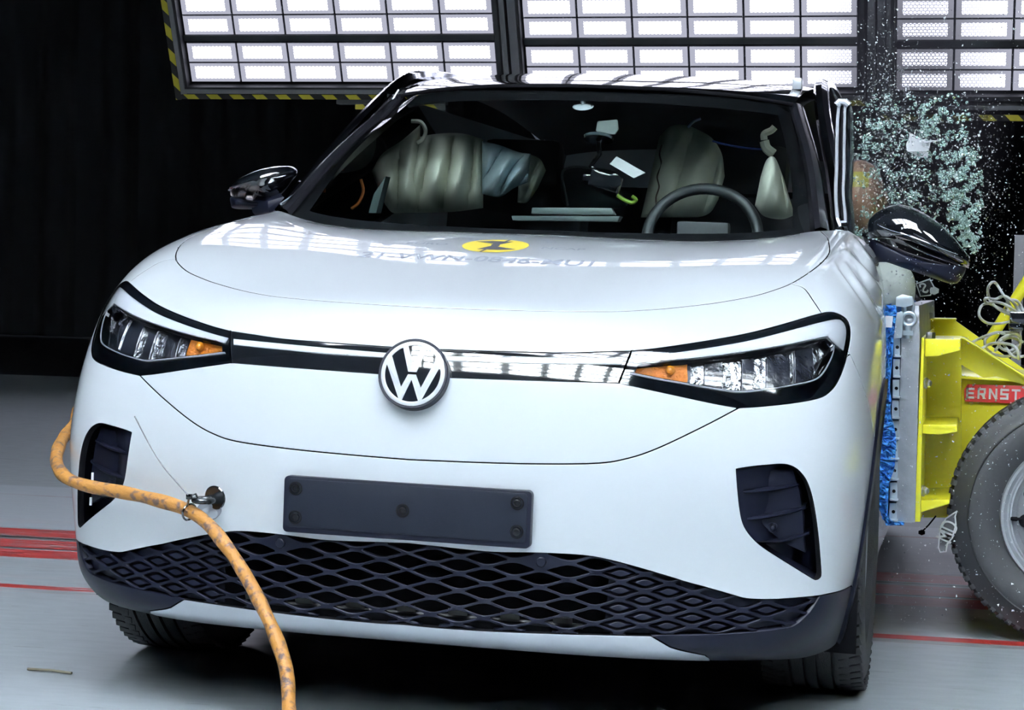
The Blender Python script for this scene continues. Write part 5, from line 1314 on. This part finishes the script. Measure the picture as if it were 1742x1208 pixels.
# ------------------------------------------------------------------ broken glass in the air
SH = bpy.data.materials.new('broken_glass'); SH.use_nodes = True
pbn = SH.node_tree.nodes['Principled BSDF']; pbn.inputs['Base Color'].default_value = (.25, .37, .335, 1); pbn.inputs['Roughness'].default_value = .3; pbn.inputs['Coat Weight'].default_value = .4
pbn.inputs['Transmission Weight'].default_value = .0
CRY = mat('glass_dust', (.86, .90, .92), .3)
def cubic(P, s, rnd):
    R3 = Matrix.Rotation(rnd.uniform(0, 6.28), 3, Vector((rnd.gauss(0, 1), rnd.gauss(0, 1), rnd.gauss(0, 1))).normalized())
    n = rnd.choice((4, 5, 5, 6)); a0 = rnd.uniform(0, 6); o = [Vector((math.cos(a0+2*PI*i/n)*rnd.uniform(.6, 1), math.sin(a0+2*PI*i/n)*rnd.uniform(.6, 1), 0))*s for i in range(n)]
    t = Vector((0, 0, min(.004, s*.7)))
    return [P+R3 @ (p-t/2) for p in o]+[P+R3 @ (p+t/2) for p in o], [tuple(range(n))[::-1], tuple(range(n, 2*n))]+[(i, (i+1) % n, n+(i+1) % n, n+i) for i in range(n)]
rnd = random.Random(5)
from mathutils import noise as MN
def dens_(x, y):                                   # how thick the cloud is, from its own shape
    d = 0
    d += 1.35*math.exp(-(((x-1638)/27)**2+((y-325)/60)**2))
    d += 1.0*math.exp(-(((x-1642)/20)**2+((y-392)/30)**2))
    d += .50*math.exp(-(((x-1590)/40)**2+((y-210)/42)**2))
    d += .30*math.exp(-(((x-1490)/30)**2+((y-240)/70)**2))
    d += .26*math.exp(-(((x-1560)/50)**2+((y-330)/60)**2))
    d += .5*math.exp(-(((x-1468)/18)**2+((y-410)/35)**2))
    return d
chunks = []
t = 0
while len(chunks) < 4200 and t < 200000:
    t += 1; x = rnd.uniform(1448, 1672); y = rnd.uniform(158, 436)
    nv = MN.noise(Vector((x/17, y/17, 3)))+.5*MN.noise(Vector((x/6, y/6, 8)))
    if rnd.random() < dens_(x, y)*max(0, .30+1.9*nv): chunks.append((x, y, rnd.uniform(1.5, 1.95), rnd.uniform(.0018, .0054)))
chunks.sort(key=lambda c: -c[3])
first = []
for (x, y, d, s) in chunks[:300]:
    p = aty(x, y, d); v, f = cubic(Vector((0, 0, 0)), s*1.1, rnd)
    me = bpy.data.meshes.new('glass_crumb'); me.from_pydata([tuple(q) for q in v], [], f); o = link('glass_crumb', me, SH); o.location = p
    zn = ('above the white paper scrap' if y < 215 and x > 1530 else 'in the dense right edge of the cloud' if x > 1610 and y < 350 else 'just above the tip of the black door mirror' if x > 1590 and y >= 350 else 'between the sprung door frame and the paper scrap' if x < 1530 and y < 300 else 'around the dummy head' if x < 1530 else 'under the white paper scrap')
    tag(o, 'green crumb of shattered side window '+zn, 'glass crumb', 'glass crumbs '+zn)
b = MB()
for (x, y, d, s) in chunks[300:]: v, f = cubic(aty(x, y, d), s, rnd); b.add(v, f)
tag(b.build('glass_crumbs', SH, smooth=False), 'cloud of green shattered side window crumbs beside the car', 'broken glass', kind='stuff')
b = MB()
def speck(x, y, d, s):
    p = aty(x, y, d); q = [p+Vector((rnd.gauss(0, 1), rnd.gauss(0, 1), rnd.gauss(0, 1))).normalized()*s for _ in range(4)]
    b.add(q, [(0, 1, 2), (0, 2, 3), (0, 3, 1), (1, 3, 2)])
for _ in range(9500):
    m_ = rnd.random()
    if m_ < .38: x, y = rnd.gauss(1560, 55), rnd.gauss(260, 100)
    elif m_ < .70: x, y = rnd.gauss(1505, 34), rnd.gauss(225, 95)
    elif m_ < .8: x, y = rnd.gauss(1665, 30), rnd.gauss(330, 90)
    else: x, y = rnd.uniform(1495, 1742), rnd.uniform(180, 1060) if rnd.random() < .8 else rnd.uniform(0, 180)
    if x < 1452 or x > 1760: continue
    if x < 1500 and y > 440: continue
    s = min(.0045, .0009+rnd.expovariate(1/.0009)); speck(x, y, rnd.uniform(1.15, 1.7) if y > 440 else rnd.uniform(1.3, 2.1), s)
tag(b.build('glass_dust', CRY, smooth=False), 'white glass dust sprayed through the air at the right', 'glass dust', kind='stuff')

# ------------------------------------------------------------------ milky dust hanging where the window burst
hz = bpy.data.materials.new('dust_haze'); hz.use_nodes = True; nt = hz.node_tree; nt.nodes.clear()
o = nt.nodes.new('ShaderNodeOutputMaterial'); v = nt.nodes.new('ShaderNodeVolumePrincipled'); nt.links.new(v.outputs[0], o.inputs['Volume'])
v.inputs['Color'].default_value = (.86, .88, 1, 1); v.inputs['Anisotropy'].default_value = .0
tc = nt.nodes.new('ShaderNodeTexCoord'); ln = nt.nodes.new('ShaderNodeVectorMath'); ln.operation = 'LENGTH'; nt.links.new(tc.outputs['Object'], ln.inputs[0])
mr_ = nt.nodes.new('ShaderNodeMapRange'); mr_.inputs[1].default_value = 1; mr_.inputs[2].default_value = 0; mr_.inputs[3].default_value = 0; mr_.inputs[4].default_value = HAZE if 'HAZE' in globals() else 2.6; mr_.interpolation_type = 'SMOOTHERSTEP'
nt.links.new(ln.outputs['Value'], mr_.inputs[0]); nt.links.new(mr_.outputs[0], v.inputs['Density'])
me = bpy.data.meshes.new('dust_haze'); bm = bmesh.new(); bmesh.ops.create_icosphere(bm, subdivisions=3, radius=1); bm.to_mesh(me); bm.free()
hzo = link('dust_haze', me, hz); hzo.location = aty(1545, 170, 2.1); hzo.scale = (.38, .55, .62); tag(hzo, 'pale haze of fine glass dust above the sprung door', 'dust haze', kind='stuff')
